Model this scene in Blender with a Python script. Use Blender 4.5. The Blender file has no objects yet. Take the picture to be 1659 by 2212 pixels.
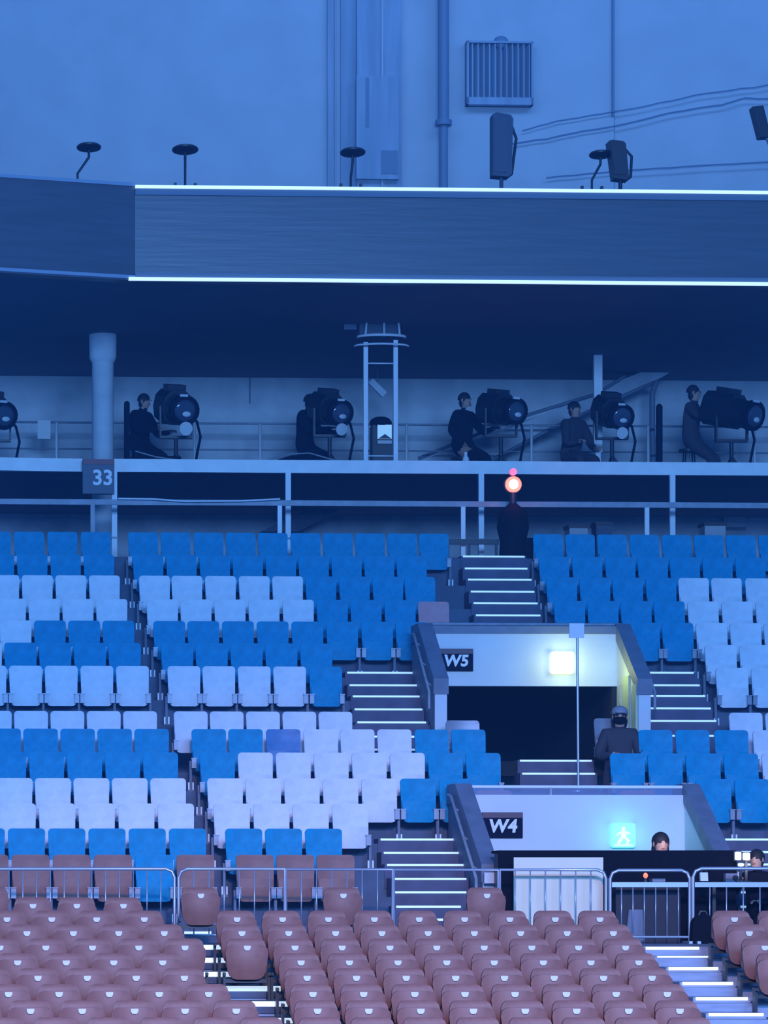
import bpy, bmesh, math, random
from mathutils import Vector, Matrix
random.seed(7)
S = bpy.context.scene
COL = S.collection
PI = math.pi
# ------------------------------------------------------------------ camera
F = 7400.0            # focal length in pixels of a 1659 px wide frame
PXC, HY = 40.0, 1950.0  # principal point (cropped telephoto view)
ZC = 5.0
cam = bpy.data.cameras.new('camera'); cam.sensor_fit = 'HORIZONTAL'; cam.sensor_width = 36
cam.lens = F / 1659 * 36
cam.shift_x = (829.5 - PXC) / 1659; cam.shift_y = (HY - 1106) / 1659
cam.clip_end = 400
co = bpy.data.objects.new('camera', cam); COL.objects.link(co)
co.location = (0, 0, ZC); co.rotation_euler = (PI/2, 0, 0); S.camera = co
# ------------------------------------------------------------------ light
HAZE = 0.0066
S.view_settings.view_transform = 'Standard'; S.view_settings.look = 'None'
S.view_settings.gamma = 1; S.view_settings.exposure = 0
try: S.view_settings.use_curve_mapping = False
except Exception: pass
w = bpy.data.worlds.new('arena_air'); S.world = w; w.use_nodes = True
bg = w.node_tree.nodes['Background']; bg.inputs[0].default_value = (0.05, 0.29, 1.0, 1); bg.inputs[1].default_value = 0.52
def area(name, loc, tgt, sx, sy, power, col):
    l = bpy.data.lights.new(name, 'AREA'); l.shape = 'RECTANGLE'; l.size = sx; l.size_y = sy; l.energy = power; l.color = col
    o = bpy.data.objects.new(name, l); COL.objects.link(o); o.location = loc
    o.rotation_euler = (Vector(tgt)-Vector(loc)).to_track_quat('-Z', 'Y').to_euler()
    return o
area('stage_wash_high', (5, -4, 15), (6, 50, 9), 16, 5, 23000, (0.135, 0.375, 0.97))
area('upper_wall_fill', (8, 57, 25), (6, 66, 15), 22, 2, 1150, (0.135, 0.36, 1.0))  # unseen light added to brighten the upper wall
def spot(name, loc, tgt, ang, power, col, blend=.6, r=.5):
    l = bpy.data.lights.new(name, 'SPOT'); l.energy = power; l.color = col; l.spot_size = math.radians(ang); l.spot_blend = blend; l.shadow_soft_size = r
    o = bpy.data.objects.new(name, l); COL.objects.link(o); o.location = loc
    o.rotation_euler = (Vector(tgt)-Vector(loc)).to_track_quat('-Z', 'Y').to_euler()
spot('floor_spot', (2, 6, 14), (4.5, 33.6, 3.2), 31, 15000, (1.0, 0.58, 0.60))
# ------------------------------------------------------------------ frames
TH = math.atan(0.0454); CT, ST = math.cos(TH), math.sin(TH)
def tdist(px, v):
    return v / (CT - ST*(px-PXC)/F)
def U(px, v):
    a = (px-PXC)/F; return tdist(px, v)*(CT*a + ST)
def Z(py, v, px=None):
    return ZC - (py-HY)*(tdist(px, v) if px is not None else v)/F
def W(u, v, z): return (u*CT - v*ST, u*ST + v*CT, z)
def X(px, d): return (px-PXC)*d/F
# ------------------------------------------------------------------ materials
def mat(name, col, rough=0.6, metal=0.0, emit=None, es=0.0, noise=None, scale=8.0, bump=0.0, bscale=(1,1,1), spec=0.5):
    m = bpy.data.materials.new(name); m.use_nodes = True
    nt = m.node_tree; p = nt.nodes['Principled BSDF']
    p.inputs['Base Color'].default_value = (*col, 1); p.inputs['Roughness'].default_value = rough
    p.inputs['Metallic'].default_value = metal
    try: p.inputs['Specular IOR Level'].default_value = spec
    except Exception: pass
    if emit: p.inputs['Emission Color'].default_value = (*emit, 1); p.inputs['Emission Strength'].default_value = es
    if noise or bump:
        tc = nt.nodes.new('ShaderNodeTexCoord'); mp = nt.nodes.new('ShaderNodeMapping'); mp.inputs['Scale'].default_value = bscale
        nt.links.new(tc.outputs['Object'], mp.inputs[0])
        n = nt.nodes.new('ShaderNodeTexNoise'); n.inputs['Scale'].default_value = scale; n.inputs['Detail'].default_value = 5
        nt.links.new(mp.outputs[0], n.inputs['Vector'])
        if noise:
            r = nt.nodes.new('ShaderNodeValToRGB')
            r.color_ramp.elements[0].position = 0.35; r.color_ramp.elements[1].position = 0.7
            r.color_ramp.elements[0].color = (*[c*(1-noise) for c in col], 1)
            r.color_ramp.elements[1].color = (*[min(1, c*(1+noise)) for c in col], 1)
            nt.links.new(n.outputs[0], r.inputs[0]); nt.links.new(r.outputs[0], p.inputs['Base Color'])
        if bump:
            b = nt.nodes.new('ShaderNodeBump'); b.inputs['Strength'].default_value = bump; b.inputs['Distance'].default_value = 0.02
            nt.links.new(n.outputs[0], b.inputs['Height']); nt.links.new(b.outputs[0], p.inputs['Normal'])
    return m
M = dict(
 white=mat('white_plastic', (.74,.76,.84), .5, noise=.05, scale=14),
 blue=mat('blue_plastic', (.002,.29,.53), .6, spec=.25, noise=.10, scale=12),
 dblue=mat('faded_blue_plastic', (.05,.20,.46), .5, noise=.10, scale=12),
 brown=mat('terracotta_plastic', (.30,.128,.105), .55, noise=.08, scale=12),
 paleb=mat('pale_terracotta_plastic', (.62,.30,.33), .6, noise=.05, scale=12),
 metal=mat('bracket_metal', (.26,.29,.36), .45, .3),
 galv=mat('galvanised_steel', (.45,.5,.6), .35, .5),
 cap=mat('white_cap', (.85,.88,.95), .4),
 plate=mat('number_plate', (.85,.8,.85), .4),
 conc=mat('terrace_concrete', (.10,.13,.20), .8, noise=.18, scale=3),
 alu=mat('riser_panel', (.30,.36,.48), .5, noise=.15, scale=3, bscale=(1,1,6)),
 step=mat('stair_carpet', (.11,.11,.18), .8, noise=.15, scale=4),
 nose=mat('nosing_strip', (.9,.95,1), .4, emit=(.42,.72,1), es=.62),  # pale step-edge tape, emission added to make it brighter
 nosew=mat('nosing_strip_bright', (.95,.97,1), .4, emit=(.7,.85,1), es=.8),  # step-edge tape of the lower aisles, with stronger added emission
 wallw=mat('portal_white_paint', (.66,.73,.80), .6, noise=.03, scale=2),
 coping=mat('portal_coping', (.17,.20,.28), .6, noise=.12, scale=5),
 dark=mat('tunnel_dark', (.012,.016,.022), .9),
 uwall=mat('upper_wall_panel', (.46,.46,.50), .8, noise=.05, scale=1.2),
 pil=mat('pilaster_panel', (.30,.34,.42), .8, noise=.12, scale=2, bscale=(3,1,.3)),
 pipe=mat('dark_pipe', (.16,.20,.28), .6),
 soffit=mat('soffit_shade', (.13,.15,.19), .9, noise=.05, scale=2),  # shade under the deck put into this dark base colour
 fascia=mat('fascia_panel', (.095,.105,.135), .36, noise=.10, scale=3, bscale=(.30,1,5), bump=.10),
 bwall=mat('booth_wall', (.60,.64,.70), .8, noise=.12, scale=2.2),
 lwall=mat('concourse_wall', (.50,.54,.62), .8, noise=.2, scale=2),
 led=mat('led_strip', (.8,.9,1), .4, emit=(.50,.72,1), es=1.15),
 trimd=mat('dim_trim', (.30,.36,.48), .5),
 beam=mat('white_beam', (.82,.86,.90), .5, noise=.06, scale=4),
 post=mat('white_post', (.80,.85,.92), .5),
 rail=mat('grey_rail', (.30,.33,.40), .5, noise=.15, scale=6),
 black=mat('black_cloth', (.008,.009,.016), .9, spec=.1),
 blackg=mat('black_metal', (.015,.017,.025), .45),
 ngrey=mat('dark_grey_cloth', (.045,.045,.06), .85),
 skin=mat('skin', (.50,.30,.24), .6),
 hair=mat('dark_hair', (.012,.010,.012), .7),
 cream=mat('cream_board', (.86,.80,.62), .6, noise=.03, scale=3),
 paper=mat('white_paper', (.72,.75,.80), .6),
 sign=mat('sign_face', (.008,.010,.03), .8, spec=.1),
 signtop=mat('sign_top_band', (.10,.05,.07), .5),
 sign33=mat('section_sign_face', (.035,.07,.12), .5),
 letter=mat('letter_white', (.85,.88,.92), .6),
 exity=mat('exit_lamp_yellow', (.9,1,.6), .4, emit=(.95,1.0,.45), es=1.75),
 exitc=mat('exit_lamp_cyan', (.4,1,.9), .4, emit=(.10,.85,.92), es=1.15),
 exitf=mat('exit_figure', (.6,1,.6), .4, emit=(.55,1.0,.62), es=1.0),
 exite=mat('exit_frame', (.5,1,.8), .4, emit=(.25,.9,.85), es=1.1),
 red=mat('red_lamp', (1,.2,.1), .4, emit=(1,.13,.07), es=2.6),
 redc=mat('red_lamp_core', (1,.7,.6), .4, emit=(1,.55,.5), es=2.6),
 pink=mat('red_lamp_small', (1,.3,.4), .4, emit=(1,.10,.22), es=1.0),
 screen=mat('lit_screen', (.8,.9,1), .4, emit=(.62,.85,1), es=1.3),
 speaker=mat('grey_cabinet', (.07,.085,.13), .6),
 cap2=mat('grey_cap', (.26,.27,.33), .7),
 yellow=mat('stripe_lit_green', (.50,.62,.42), .6),  # green light on the W5 side wall put into this colour
 glass=None)
g = bpy.data.materials.new('clear_glass'); g.use_nodes = True; nt = g.node_tree; nt.nodes.clear()
o_ = nt.nodes.new('ShaderNodeOutputMaterial'); mx = nt.nodes.new('ShaderNodeMixShader'); tr = nt.nodes.new('ShaderNodeBsdfTransparent')
gl = nt.nodes.new('ShaderNodeBsdfPrincipled'); gl.inputs['Base Color'].default_value = (.25,.33,.5,1); gl.inputs['Roughness'].default_value = .2
tr.inputs[0].default_value = (.8,.85,.95,1); mx.inputs[0].default_value = .45
nt.links.new(tr.outputs[0], mx.inputs[1]); nt.links.new(gl.outputs[0], mx.inputs[2]); nt.links.new(mx.outputs[0], o_.inputs[0]); M['glass'] = g
# ------------------------------------------------------------------ mesh builder
class MB:
    def __init__(s): s.v = []; s.f = []; s.sm = []; s.mi = []
    def add(s, vs, fs, smooth=False, mi=0):
        b = len(s.v); s.v += [tuple(p) for p in vs]
        for f in fs: s.f.append([b+i for i in f]); s.sm.append(smooth); s.mi.append(mi)
        return s
    def box(s, x0, x1, y0, y1, z0, z1, mi=0):
        vs = [(x,y,z) for z in (z0,z1) for y in (y0,y1) for x in (x0,x1)]
        return s.add(vs, [(0,2,3,1),(4,5,7,6),(0,1,5,4),(2,6,7,3),(0,4,6,2),(1,3,7,5)], mi=mi)
    def prism(s, poly, axis, a0, a1, mi=0):
        # poly: list of 2D points; axis: 'x' (poly in y,z) or 'y' (poly in x,z) or 'z' (poly in x,y)
        n = len(poly)
        def P(p, a): return (a,p[0],p[1]) if axis=='x' else ((p[0],a,p[1]) if axis=='y' else (p[0],p[1],a))
        vs = [P(p,a0) for p in poly] + [P(p,a1) for p in poly]
        fs = [tuple(range(n))[::-1], tuple(range(n,2*n))] + [(i,(i+1)%n,n+(i+1)%n,n+i) for i in range(n)]
        return s.add(vs, fs, mi=mi)
    def tube(s, pts, r, n=8, smooth=True, mi=0, cap=True):
        pts = [Vector(p) for p in pts]; rs = r if isinstance(r,(list,tuple)) else [r]*len(pts)
        vs = []; fs = []; prev = None
        for i,p in enumerate(pts):
            d = (pts[min(i+1,len(pts)-1)]-pts[max(i-1,0)]).normalized()
            if prev is None: a = d.orthogonal().normalized()
            else: a = (prev - d*prev.dot(d)); a = a.normalized() if a.length>1e-6 else d.orthogonal().normalized()
            prev = a; b = d.cross(a)
            for k in range(n):
                t = 2*PI*k/n; vs.append(p + (a*math.cos(t)+b*math.sin(t))*rs[i])
        for i in range(len(pts)-1):
            for k in range(n): fs.append((i*n+k, i*n+(k+1)%n, (i+1)*n+(k+1)%n, (i+1)*n+k))
        s.add(vs, fs, smooth, mi)
        if cap:
            b = len(s.v)-len(vs)
            s.f.append([b+k for k in range(n)][::-1]); s.sm.append(False); s.mi.append(mi)
            s.f.append([b+(len(pts)-1)*n+k for k in range(n)]); s.sm.append(False); s.mi.append(mi)
        return s
    def ball(s, c, rx, ry, rz, n=10, m=7, zmin=-1.0, mi=0, rot=None):
        vs = []; fs = []
        for j in range(m+1):
            ph = -PI/2 + PI*j/m; zz = max(math.sin(ph), zmin)
            for k in range(n):
                t = 2*PI*k/n; p = Vector((math.cos(ph)*math.cos(t)*rx, math.cos(ph)*math.sin(t)*ry, zz*rz))
                if rot: p = rot @ p
                vs.append(Vector(c)+p)
        for j in range(m):
            for k in range(n): fs.append((j*n+k, j*n+(k+1)%n, (j+1)*n+(k+1)%n, (j+1)*n+k))
        return s.add(vs, fs, True, mi)
    def panel(s, wb, wt, z0, z1, rb, rt, th, yf, nx=8, mi=0, zs=None):
        # rounded shell: yf(x,z) gives the front surface, thickness th behind it
        if zs is None:
            zs = [z0, z0+rb*.12, z0+rb*.45, z0+rb] + [z0+rb+(z1-rt-z0-rb)*k/3 for k in (1,2)] + [z1-rt, z1-rt*.45, z1-rt*.12, z1]
        fr = []; bk = []
        for z in zs:
            h = (wb+(wt-wb)*(z-z0)/(z1-z0))/2
            if z > z1-rt: h -= rt - math.sqrt(max(0, rt*rt-(z-(z1-rt))**2))
            if z < z0+rb: h -= rb - math.sqrt(max(0, rb*rb-((z0+rb)-z)**2))
            for k in range(nx+1):
                x = -h + 2*h*k/nx; y = yf(x, z); fr.append((x,y,z)); bk.append((x,y+th,z))
        n = nx+1; m = len(zs); fs = []; N = n*m
        for j in range(m-1):
            for k in range(nx):
                a = j*n+k; fs.append((a,a+1,a+n+1,a+n)); fs.append((N+a+1,N+a,N+a+n,N+a+n+1))
        s.add(fr+bk, fs, True, mi); b = len(s.v)-2*N
        per = [k for k in range(n)] + [j*n+n-1 for j in range(1,m)] + [(m-1)*n+k for k in range(n-2,-1,-1)] + [j*n for j in range(m-2,0,-1)]
        for i in range(len(per)):
            a, c = per[i], per[(i+1)%len(per)]
            s.f.append([b+c, b+a, b+N+a, b+N+c]); s.sm.append(False); s.mi.append(mi)
        return s
    def build(s, name, m, parent=None, loc=None, rz=None):
        me = bpy.data.meshes.new(name); me.from_pydata(s.v, [], s.f)
        for p, sm, mi in zip(me.polygons, s.sm, s.mi): p.use_smooth = sm; p.material_index = mi
        for x in (m if isinstance(m,(list,tuple)) else [m]): me.materials.append(x)
        b = bmesh.new(); b.from_mesh(me); bmesh.ops.recalc_face_normals(b, faces=b.faces)
        for e in b.edges:
            if len(e.link_faces)==2 and e.calc_face_angle(0) > 0.9: e.smooth = False
        b.to_mesh(me); b.free()
        o = bpy.data.objects.new(name, me); COL.objects.link(o)
        if parent: o.parent = parent
        if loc: o.location = loc
        if rz is not None: o.rotation_euler = (0,0,rz)
        return o
def tag(o, label, cat, group=None, kind=None):
    if label: o['label'] = label
    if cat: o['category'] = cat
    if group: o['group'] = group
    if kind: o['kind'] = kind
    return o
def thing(name, label, cat, loc, rz=0.0, group=None):
    o = bpy.data.objects.new(name, None); COL.objects.link(o); o.empty_display_size = .1
    o.location = loc; o.rotation_euler = (0,0,rz); return tag(o, label, cat, group)
def struct(name, mb, m, rz=TH):
    o = mb.build(name, m, rz=rz); o['kind'] = 'structure'; return o
def copy_tree(o, parent=None):
    c = o.copy(); COL.objects.link(c)
    if parent: c.parent = parent
    for ch in list(o.children): copy_tree(ch, c)
    return c
ORD = ['first','second','third','fourth','fifth','sixth','seventh','eighth','ninth','tenth','eleventh','twelfth','thirteenth','fourteenth','fifteenth']

# ================================================================== STRUCTURE (fixed stand frame: u right, v away, z up)
rows = 'ABCDEFGHIJKLMN'
RV = dict(A=52.4,B=51.65,C=50.9,D=50.15,E=49.4,F=48.65,G=47.9,H=46.4,I=45.6,J=44.8,K=43.95,L=43.15,M=42.3,N=41.45)
RT = dict(A=1147,B=1196,C=1241,D=1292,E=1339,F=1387,G=1437,H=1535,I=1573,J=1624,K=1680,L=1735,M=1789,N=1846)
RZ = {k: Z(RT[k], RV[k]) - .85 for k in rows}       # tread levels
UL, UR = U(-260, 60), U(1900, 60)
VB5, VF5, VB4, VF4 = 48.3, 46.95, 43.2, 41.35
W5L, W5R = U(905, VB5), U(1333, VB5)+.17
W4L, W4R = U(986, VB4), U(1479, VB4)+.17
conc = [M['conc'], M['alu']]
GZ = Z(2042, 38.55)
def tread(name, segs, v0, v1, z, zb):
    mb = MB()
    for a, b in segs: mb.box(a, b, v0, v1, zb, z)
    return struct(name, mb, M['conc'])
zc = Z(1201, 52.6)
tread('floor_concourse', [(UL,UR)], 52.6, 60.0, zc, zc-.5)
prev_edge = 52.6
for i,k in enumerate(rows):
    e = RV[k]-.5 if k != 'N' else 40.95
    nz = RZ[rows[i+1]] if i < 13 else GZ-.1
    if k in 'ABCD': segs = [(UL,UR)]
    elif k in 'E': segs = [(UL,UR)]
    elif k in 'FGH': segs = [(UL,W5L+.03),(W5R-.03,UR)]
    elif k in 'IJK': segs = [(UL,UR)]
    else: segs = [(UL,W4L+.03),(W4R-.03,UR)]
    zb = nz-.03
    if k == 'E':
        tread('floor_terrace', [(UL,W5L+.02),(W5R-.02,UR)], e, prev_edge, RZ[k], zb)
        tread('floor_terrace', [(W5L+.02,W5R-.02)], e, prev_edge, RZ[k], RZ[k]-.12)
    elif k == 'K':
        tread('floor_terrace', [(UL,UR)], e, prev_edge, RZ[k], RZ[k]-.12)
        tread('floor_terrace', [(UL,W4L+.02),(W4R-.02,UR)], e, prev_edge-.02, RZ[k]-.12, zb)
    else: tread('floor_terrace', segs, e, prev_edge, RZ[k], zb)
    prev_edge = e
struct('floor', MB().box(UL-2,UR+4, 26, 41.0, GZ-3.3, GZ-3.2), M['conc'], rz=0)
struct('floor_walkway', MB().box(UL-2,UR+4, 39.35, 45, GZ-.2, GZ), M['conc'], rz=0)
# --- portals
def portal(tagname, vb, vf, ul, ur, zrail, ztop, zopen, zfloor, zfront, back, glass):
    th = .17
    # front wall above the opening
    mb = MB().box(ul+th, ur-th, vb, vb+.18, zopen, ztop)
    struct('wall_%s_front' % tagname, mb, M['wallw'])
    if glass:
        t = thing('glass_balustrade', 'low glass balustrade with pale top rail above the W4 portal wall', 'balustrade', W(0,0,0), TH)
        MB().box(ul+.05, ur-.05, vb+.05, vb+.07, ztop, zrail-.03).build('glass_panel', M['glass'], t)
        MB().tube([(ul, vb+.06, zrail-.02),(ur, vb+.06, zrail-.02)], .022).build('top_rail', M['post'], t)
        MB().box((ul+ur)/2-.35,(ul+ur)/2-.32, vb+.03, vb+.09, ztop, zrail-.03).build('rail_post', M['rail'], t)
    else:
        struct('trim_1', MB().box(ul+.02, ur-.02, vb-.03, vb+.2, ztop, zrail-.02), M['coping'])
        struct('trim_2', MB().tube([(ul+.1, vb+.05, zrail+.01),(ur-.1, vb+.05, zrail+.01)], .022), M['rail'])
    for side, a, b in (('left', ul, ul+th), ('right', ur-th, ur)):
        zt = zrail-.14
        poly = [(vb+.6, zfloor-.1),(vf, zfloor-.1),(vf, zfront-.12),(vb, zt),(vb+.6, zt)]
        mb = MB().prism(poly, 'x', a, b)
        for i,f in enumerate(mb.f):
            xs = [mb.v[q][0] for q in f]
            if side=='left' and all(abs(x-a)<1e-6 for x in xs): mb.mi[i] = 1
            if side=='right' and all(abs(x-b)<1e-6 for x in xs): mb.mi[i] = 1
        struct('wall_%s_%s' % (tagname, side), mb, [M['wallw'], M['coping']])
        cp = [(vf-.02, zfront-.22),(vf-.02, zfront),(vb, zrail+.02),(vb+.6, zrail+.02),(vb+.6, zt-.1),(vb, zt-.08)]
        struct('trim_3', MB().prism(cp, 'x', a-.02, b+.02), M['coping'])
        x = a-.07 if side=='left' else b+.07
        hr = thing('handrail', None, 'handrail', W(0,0,0), TH)
        hr['label'] = 'sloping grey handrail on outer side of the %s %s wall' % (tagname.upper().replace('PORTAL_',''), side)
        MB().tube([(x, vb+.2, zrail-.12),(x, vb, zrail-.14),(x, vf+.05, zfront-.18),(x, vf+.05, zfront-.42)], .02).build('rail_tube', M['rail'], hr)
        for q in (.15,.5,.85):
            vv = vb+(vf-vb)*q; zz = zrail-.14+(zfront-.18-zrail+.14)*q
            MB().tube([(x, vv, zz),(a if side=='left' else b, vv, zz-.05)], .01).build('rail_bracket', M['rail'], hr)
    # dark tunnel behind
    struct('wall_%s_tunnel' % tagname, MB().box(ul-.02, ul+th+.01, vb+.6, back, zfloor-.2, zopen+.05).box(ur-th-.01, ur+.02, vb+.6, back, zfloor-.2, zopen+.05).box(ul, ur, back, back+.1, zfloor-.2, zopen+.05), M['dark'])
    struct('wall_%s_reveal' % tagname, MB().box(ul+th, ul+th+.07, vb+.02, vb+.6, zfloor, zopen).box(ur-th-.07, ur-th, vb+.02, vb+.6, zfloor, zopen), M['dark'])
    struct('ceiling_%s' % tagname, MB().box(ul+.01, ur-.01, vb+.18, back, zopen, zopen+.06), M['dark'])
P5F = Z(1642, 46.3)
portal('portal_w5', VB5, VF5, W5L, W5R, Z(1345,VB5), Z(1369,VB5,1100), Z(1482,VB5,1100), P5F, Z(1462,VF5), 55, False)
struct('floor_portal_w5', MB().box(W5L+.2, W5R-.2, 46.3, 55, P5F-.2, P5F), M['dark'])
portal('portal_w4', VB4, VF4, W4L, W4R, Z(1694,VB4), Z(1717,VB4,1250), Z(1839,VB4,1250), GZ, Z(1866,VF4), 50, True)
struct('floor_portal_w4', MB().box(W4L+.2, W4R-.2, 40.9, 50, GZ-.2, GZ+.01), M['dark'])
# --- stairs
def stair(lines, z_under, label, m=None, nm=None, rz=TH, depth=.4, plain=False, riser=None, nh=.022):
    t = thing('staircase', label, 'stairs', (0,0,0), 0 if plain else rz)
    st = MB()
    for (x0, x1, y, v) in lines:
        if plain: a, b, z = X(x0,v), X(x1,v), ZC-(y-HY)*v/F
        else: a, b, z = U(x0,v), U(x1,v), Z(y, v, (x0+x1)/2)
        st.box(a-.03, b+.03, v, v+depth, z-z_under, z)
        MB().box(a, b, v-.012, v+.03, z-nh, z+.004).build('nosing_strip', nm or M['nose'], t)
    st.build('steps', m or M['step'], t)
    return t
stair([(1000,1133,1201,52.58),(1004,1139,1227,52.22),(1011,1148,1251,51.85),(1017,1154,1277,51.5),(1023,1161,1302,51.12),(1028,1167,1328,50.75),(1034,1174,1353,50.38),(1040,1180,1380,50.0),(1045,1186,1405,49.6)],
      .27, 'top flight of dark steps with bright nosings between the upper seat blocks')
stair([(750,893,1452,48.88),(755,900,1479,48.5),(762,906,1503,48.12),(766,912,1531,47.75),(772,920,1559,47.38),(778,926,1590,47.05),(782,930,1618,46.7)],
      .3, 'flight of bright-edged steps along the left side of the W5 portal')
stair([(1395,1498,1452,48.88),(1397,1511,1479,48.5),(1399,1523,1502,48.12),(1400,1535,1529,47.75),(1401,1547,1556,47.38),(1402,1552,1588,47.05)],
      .3, 'flight of bright-edged steps along the right side of the W5 portal')
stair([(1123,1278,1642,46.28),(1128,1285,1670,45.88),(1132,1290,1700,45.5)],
      .3, 'two bright-edged steps leading down from the dark W5 portal mouth')
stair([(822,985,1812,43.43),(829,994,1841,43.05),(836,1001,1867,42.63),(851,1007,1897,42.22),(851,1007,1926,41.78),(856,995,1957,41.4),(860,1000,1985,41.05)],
      .3, 'flight of bright-edged steps along the left side of the W4 portal')
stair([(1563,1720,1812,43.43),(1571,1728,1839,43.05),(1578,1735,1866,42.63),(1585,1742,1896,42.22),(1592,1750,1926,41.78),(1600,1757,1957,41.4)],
      .3, 'flight of bright-edged steps along the right side of the W4 portal')
# --- retractable lower stand (parallel to the picture plane)
BY = [1935,1957,1986,2016,2047,2079,2112,2147,2183,2220]
BD = [39.0-.75*i for i in range(10)]
BZ = [ZC-(y-HY)*d/F for y,d in zip(BY,BD)]
BF = [z-.57 for z in BZ]
mbx = (X(-300,39)-1, X(1980,39)+1)
for i in range(10):
    mb = MB().box(mbx[0], mbx[1], BD[i]-.45, BD[i]+.3, BF[i]-.2, BF[i]-.002)
    for j,f in enumerate(mb.f):
        if all(abs(mb.v[q][1]-(BD[i]-.45))<1e-6 for q in f): mb.mi[j] = 1
    struct('floor_retractable_tier', mb, [M['conc'], M['alu']], rz=0)
bl = stair([(398,456,2013,40.93)], .2, 'short bright step edge behind the barrier at foot of the stepped gap', m=M['conc'], nm=M['nosew'], nh=.045)
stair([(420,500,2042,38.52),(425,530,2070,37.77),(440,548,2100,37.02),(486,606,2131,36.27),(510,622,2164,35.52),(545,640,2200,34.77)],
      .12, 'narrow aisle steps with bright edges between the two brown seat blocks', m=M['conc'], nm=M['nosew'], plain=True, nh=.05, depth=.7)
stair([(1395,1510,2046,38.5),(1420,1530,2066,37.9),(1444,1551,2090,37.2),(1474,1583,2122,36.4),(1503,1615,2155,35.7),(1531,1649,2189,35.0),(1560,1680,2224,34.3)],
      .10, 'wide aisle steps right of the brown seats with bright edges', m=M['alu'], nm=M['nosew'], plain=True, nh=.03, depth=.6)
# --- upper works
ZS = Z(811, 60)                               # soffit level
def fx(px): return U(px, 50.6)
VK = 50.6
uk = fx(292)
zfb, zft = Z(590, VK, 292), Z(403, VK, 292)
# deck above the stand, kinked towards the camera on the left
ul2 = UL-2; vl2 = VK - (uk-ul2)*.27
poly = [(ul2, vl2+.0),(uk, VK),(UR+2, VK),(UR+2, 67),(ul2, 67)]
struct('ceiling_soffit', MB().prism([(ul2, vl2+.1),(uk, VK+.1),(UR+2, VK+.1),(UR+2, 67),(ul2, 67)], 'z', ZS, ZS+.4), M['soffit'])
# fascia band
fb = MB().prism([(ul2, vl2),(uk, VK),(uk, VK+.25),(ul2, vl2+.25)], 'z', ZS-.02, zft)
struct('wall_fascia_left', fb, M['fascia'])
struct('wall_fascia', MB().box(uk, UR+2, VK, VK+.25, ZS-.02, zft), M['fascia'])
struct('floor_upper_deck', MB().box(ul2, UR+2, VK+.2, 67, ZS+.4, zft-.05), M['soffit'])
struct('trim_4', MB().box(uk, UR+2, VK-.05, VK+.0, zft-.13, zft-.035).box(uk, UR+2, VK-.035, VK, ZS+.02, ZS+.09), M['pipe'])
struct('trim_5', MB().prism([(ul2, vl2-.03),(uk, VK-.03),(uk, VK+.05),(ul2, vl2+.05)], 'z', zft, zft+.05).prism([(ul2, vl2-.03),(uk, VK-.03),(uk, VK+.02),(ul2, vl2+.02)], 'z', ZS+.0, ZS+.05), M['trimd'])
tag(MB().box(uk, UR+2, VK-.07, VK-.0, zft-.03, zft+.012).build('led_strip', M['led'], rz=TH), 'long glowing white light strip along the top edge of the upper fascia', 'light strip')
tag(MB().box(uk-.1, UR+2, VK-.07, VK-.0, ZS-.025, ZS+.018).build('led_strip', M['led'], rz=TH), 'long glowing white light strip along the bottom edge of the upper fascia', 'light strip')
# upper back wall with panels
VW = 66.0
struct('wall_back', MB().box(U(-400,VW), U(1326,VW), VW, VW+.2, 14, 26), M['uwall'])
struct('wall_back_right', MB().box(U(1326,VW)+.02, U(2000,VW), VW+.06, VW+.26, 14, 26), M['uwall'])
struct('trim_6', MB().box(U(706,VW), U(716,VW), VW-.10, VW, 14, 26).box(U(722,VW), U(727,VW), VW-.05, VW, 14, 26), M['pil'])
struct('trim_7', MB().box(U(768,VW), U(820,VW), VW-.20, VW, 14, 26).box(U(824,VW), U(865,VW), VW-.20, VW, 14, 26).box(U(735,VW),U(768,VW),VW-.06,VW,14,26), M['pil'])
struct('trim_8', MB().box(U(820,VW), U(824,VW), VW-.24, VW, 14, 26), M['uwall'])
struct('trim_9', MB().box(U(1321,VW), U(1326,VW), VW-.07, VW, Z(236,VW), 26), M['pipe'])
t = thing('conduit_box', 'tall faint panel with dark slot fixed on the pilaster of upper wall', 'panel', W(U(815,VW-.2), VW-.2, Z(385,VW)), TH)
MB().box(-.42,.40,-.12,0,0,Z(163,VW)-Z(385,VW)).build('cover', M['pil'], t)
MB().box(-.24,-.18,-.135,-.115,1.0,1.95).build('slot', M['pipe'], t)
MB().box(.06,.38,-.135,-.115,.1,.55).build('access_door', M['pipe'], t)
t = thing('drain_pipe', 'thick dark vertical pipe with a flange on the upper wall', 'pipe', W(U(958,VW-.3), VW-.3, 14), TH)
zf = Z(262,VW)-14
MB().tube([(0,0,0),(0,0,zf)], .085, 14).build('lower_pipe', M['pipe'], t)
MB().tube([(0,0,zf),(0,0,12)], .105, 14).build('upper_pipe', M['pipe'], t)
MB().tube([(0,0,zf-.05),(0,0,zf+.05)], .16, 14).build('flange', M['pipe'], t)
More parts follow.
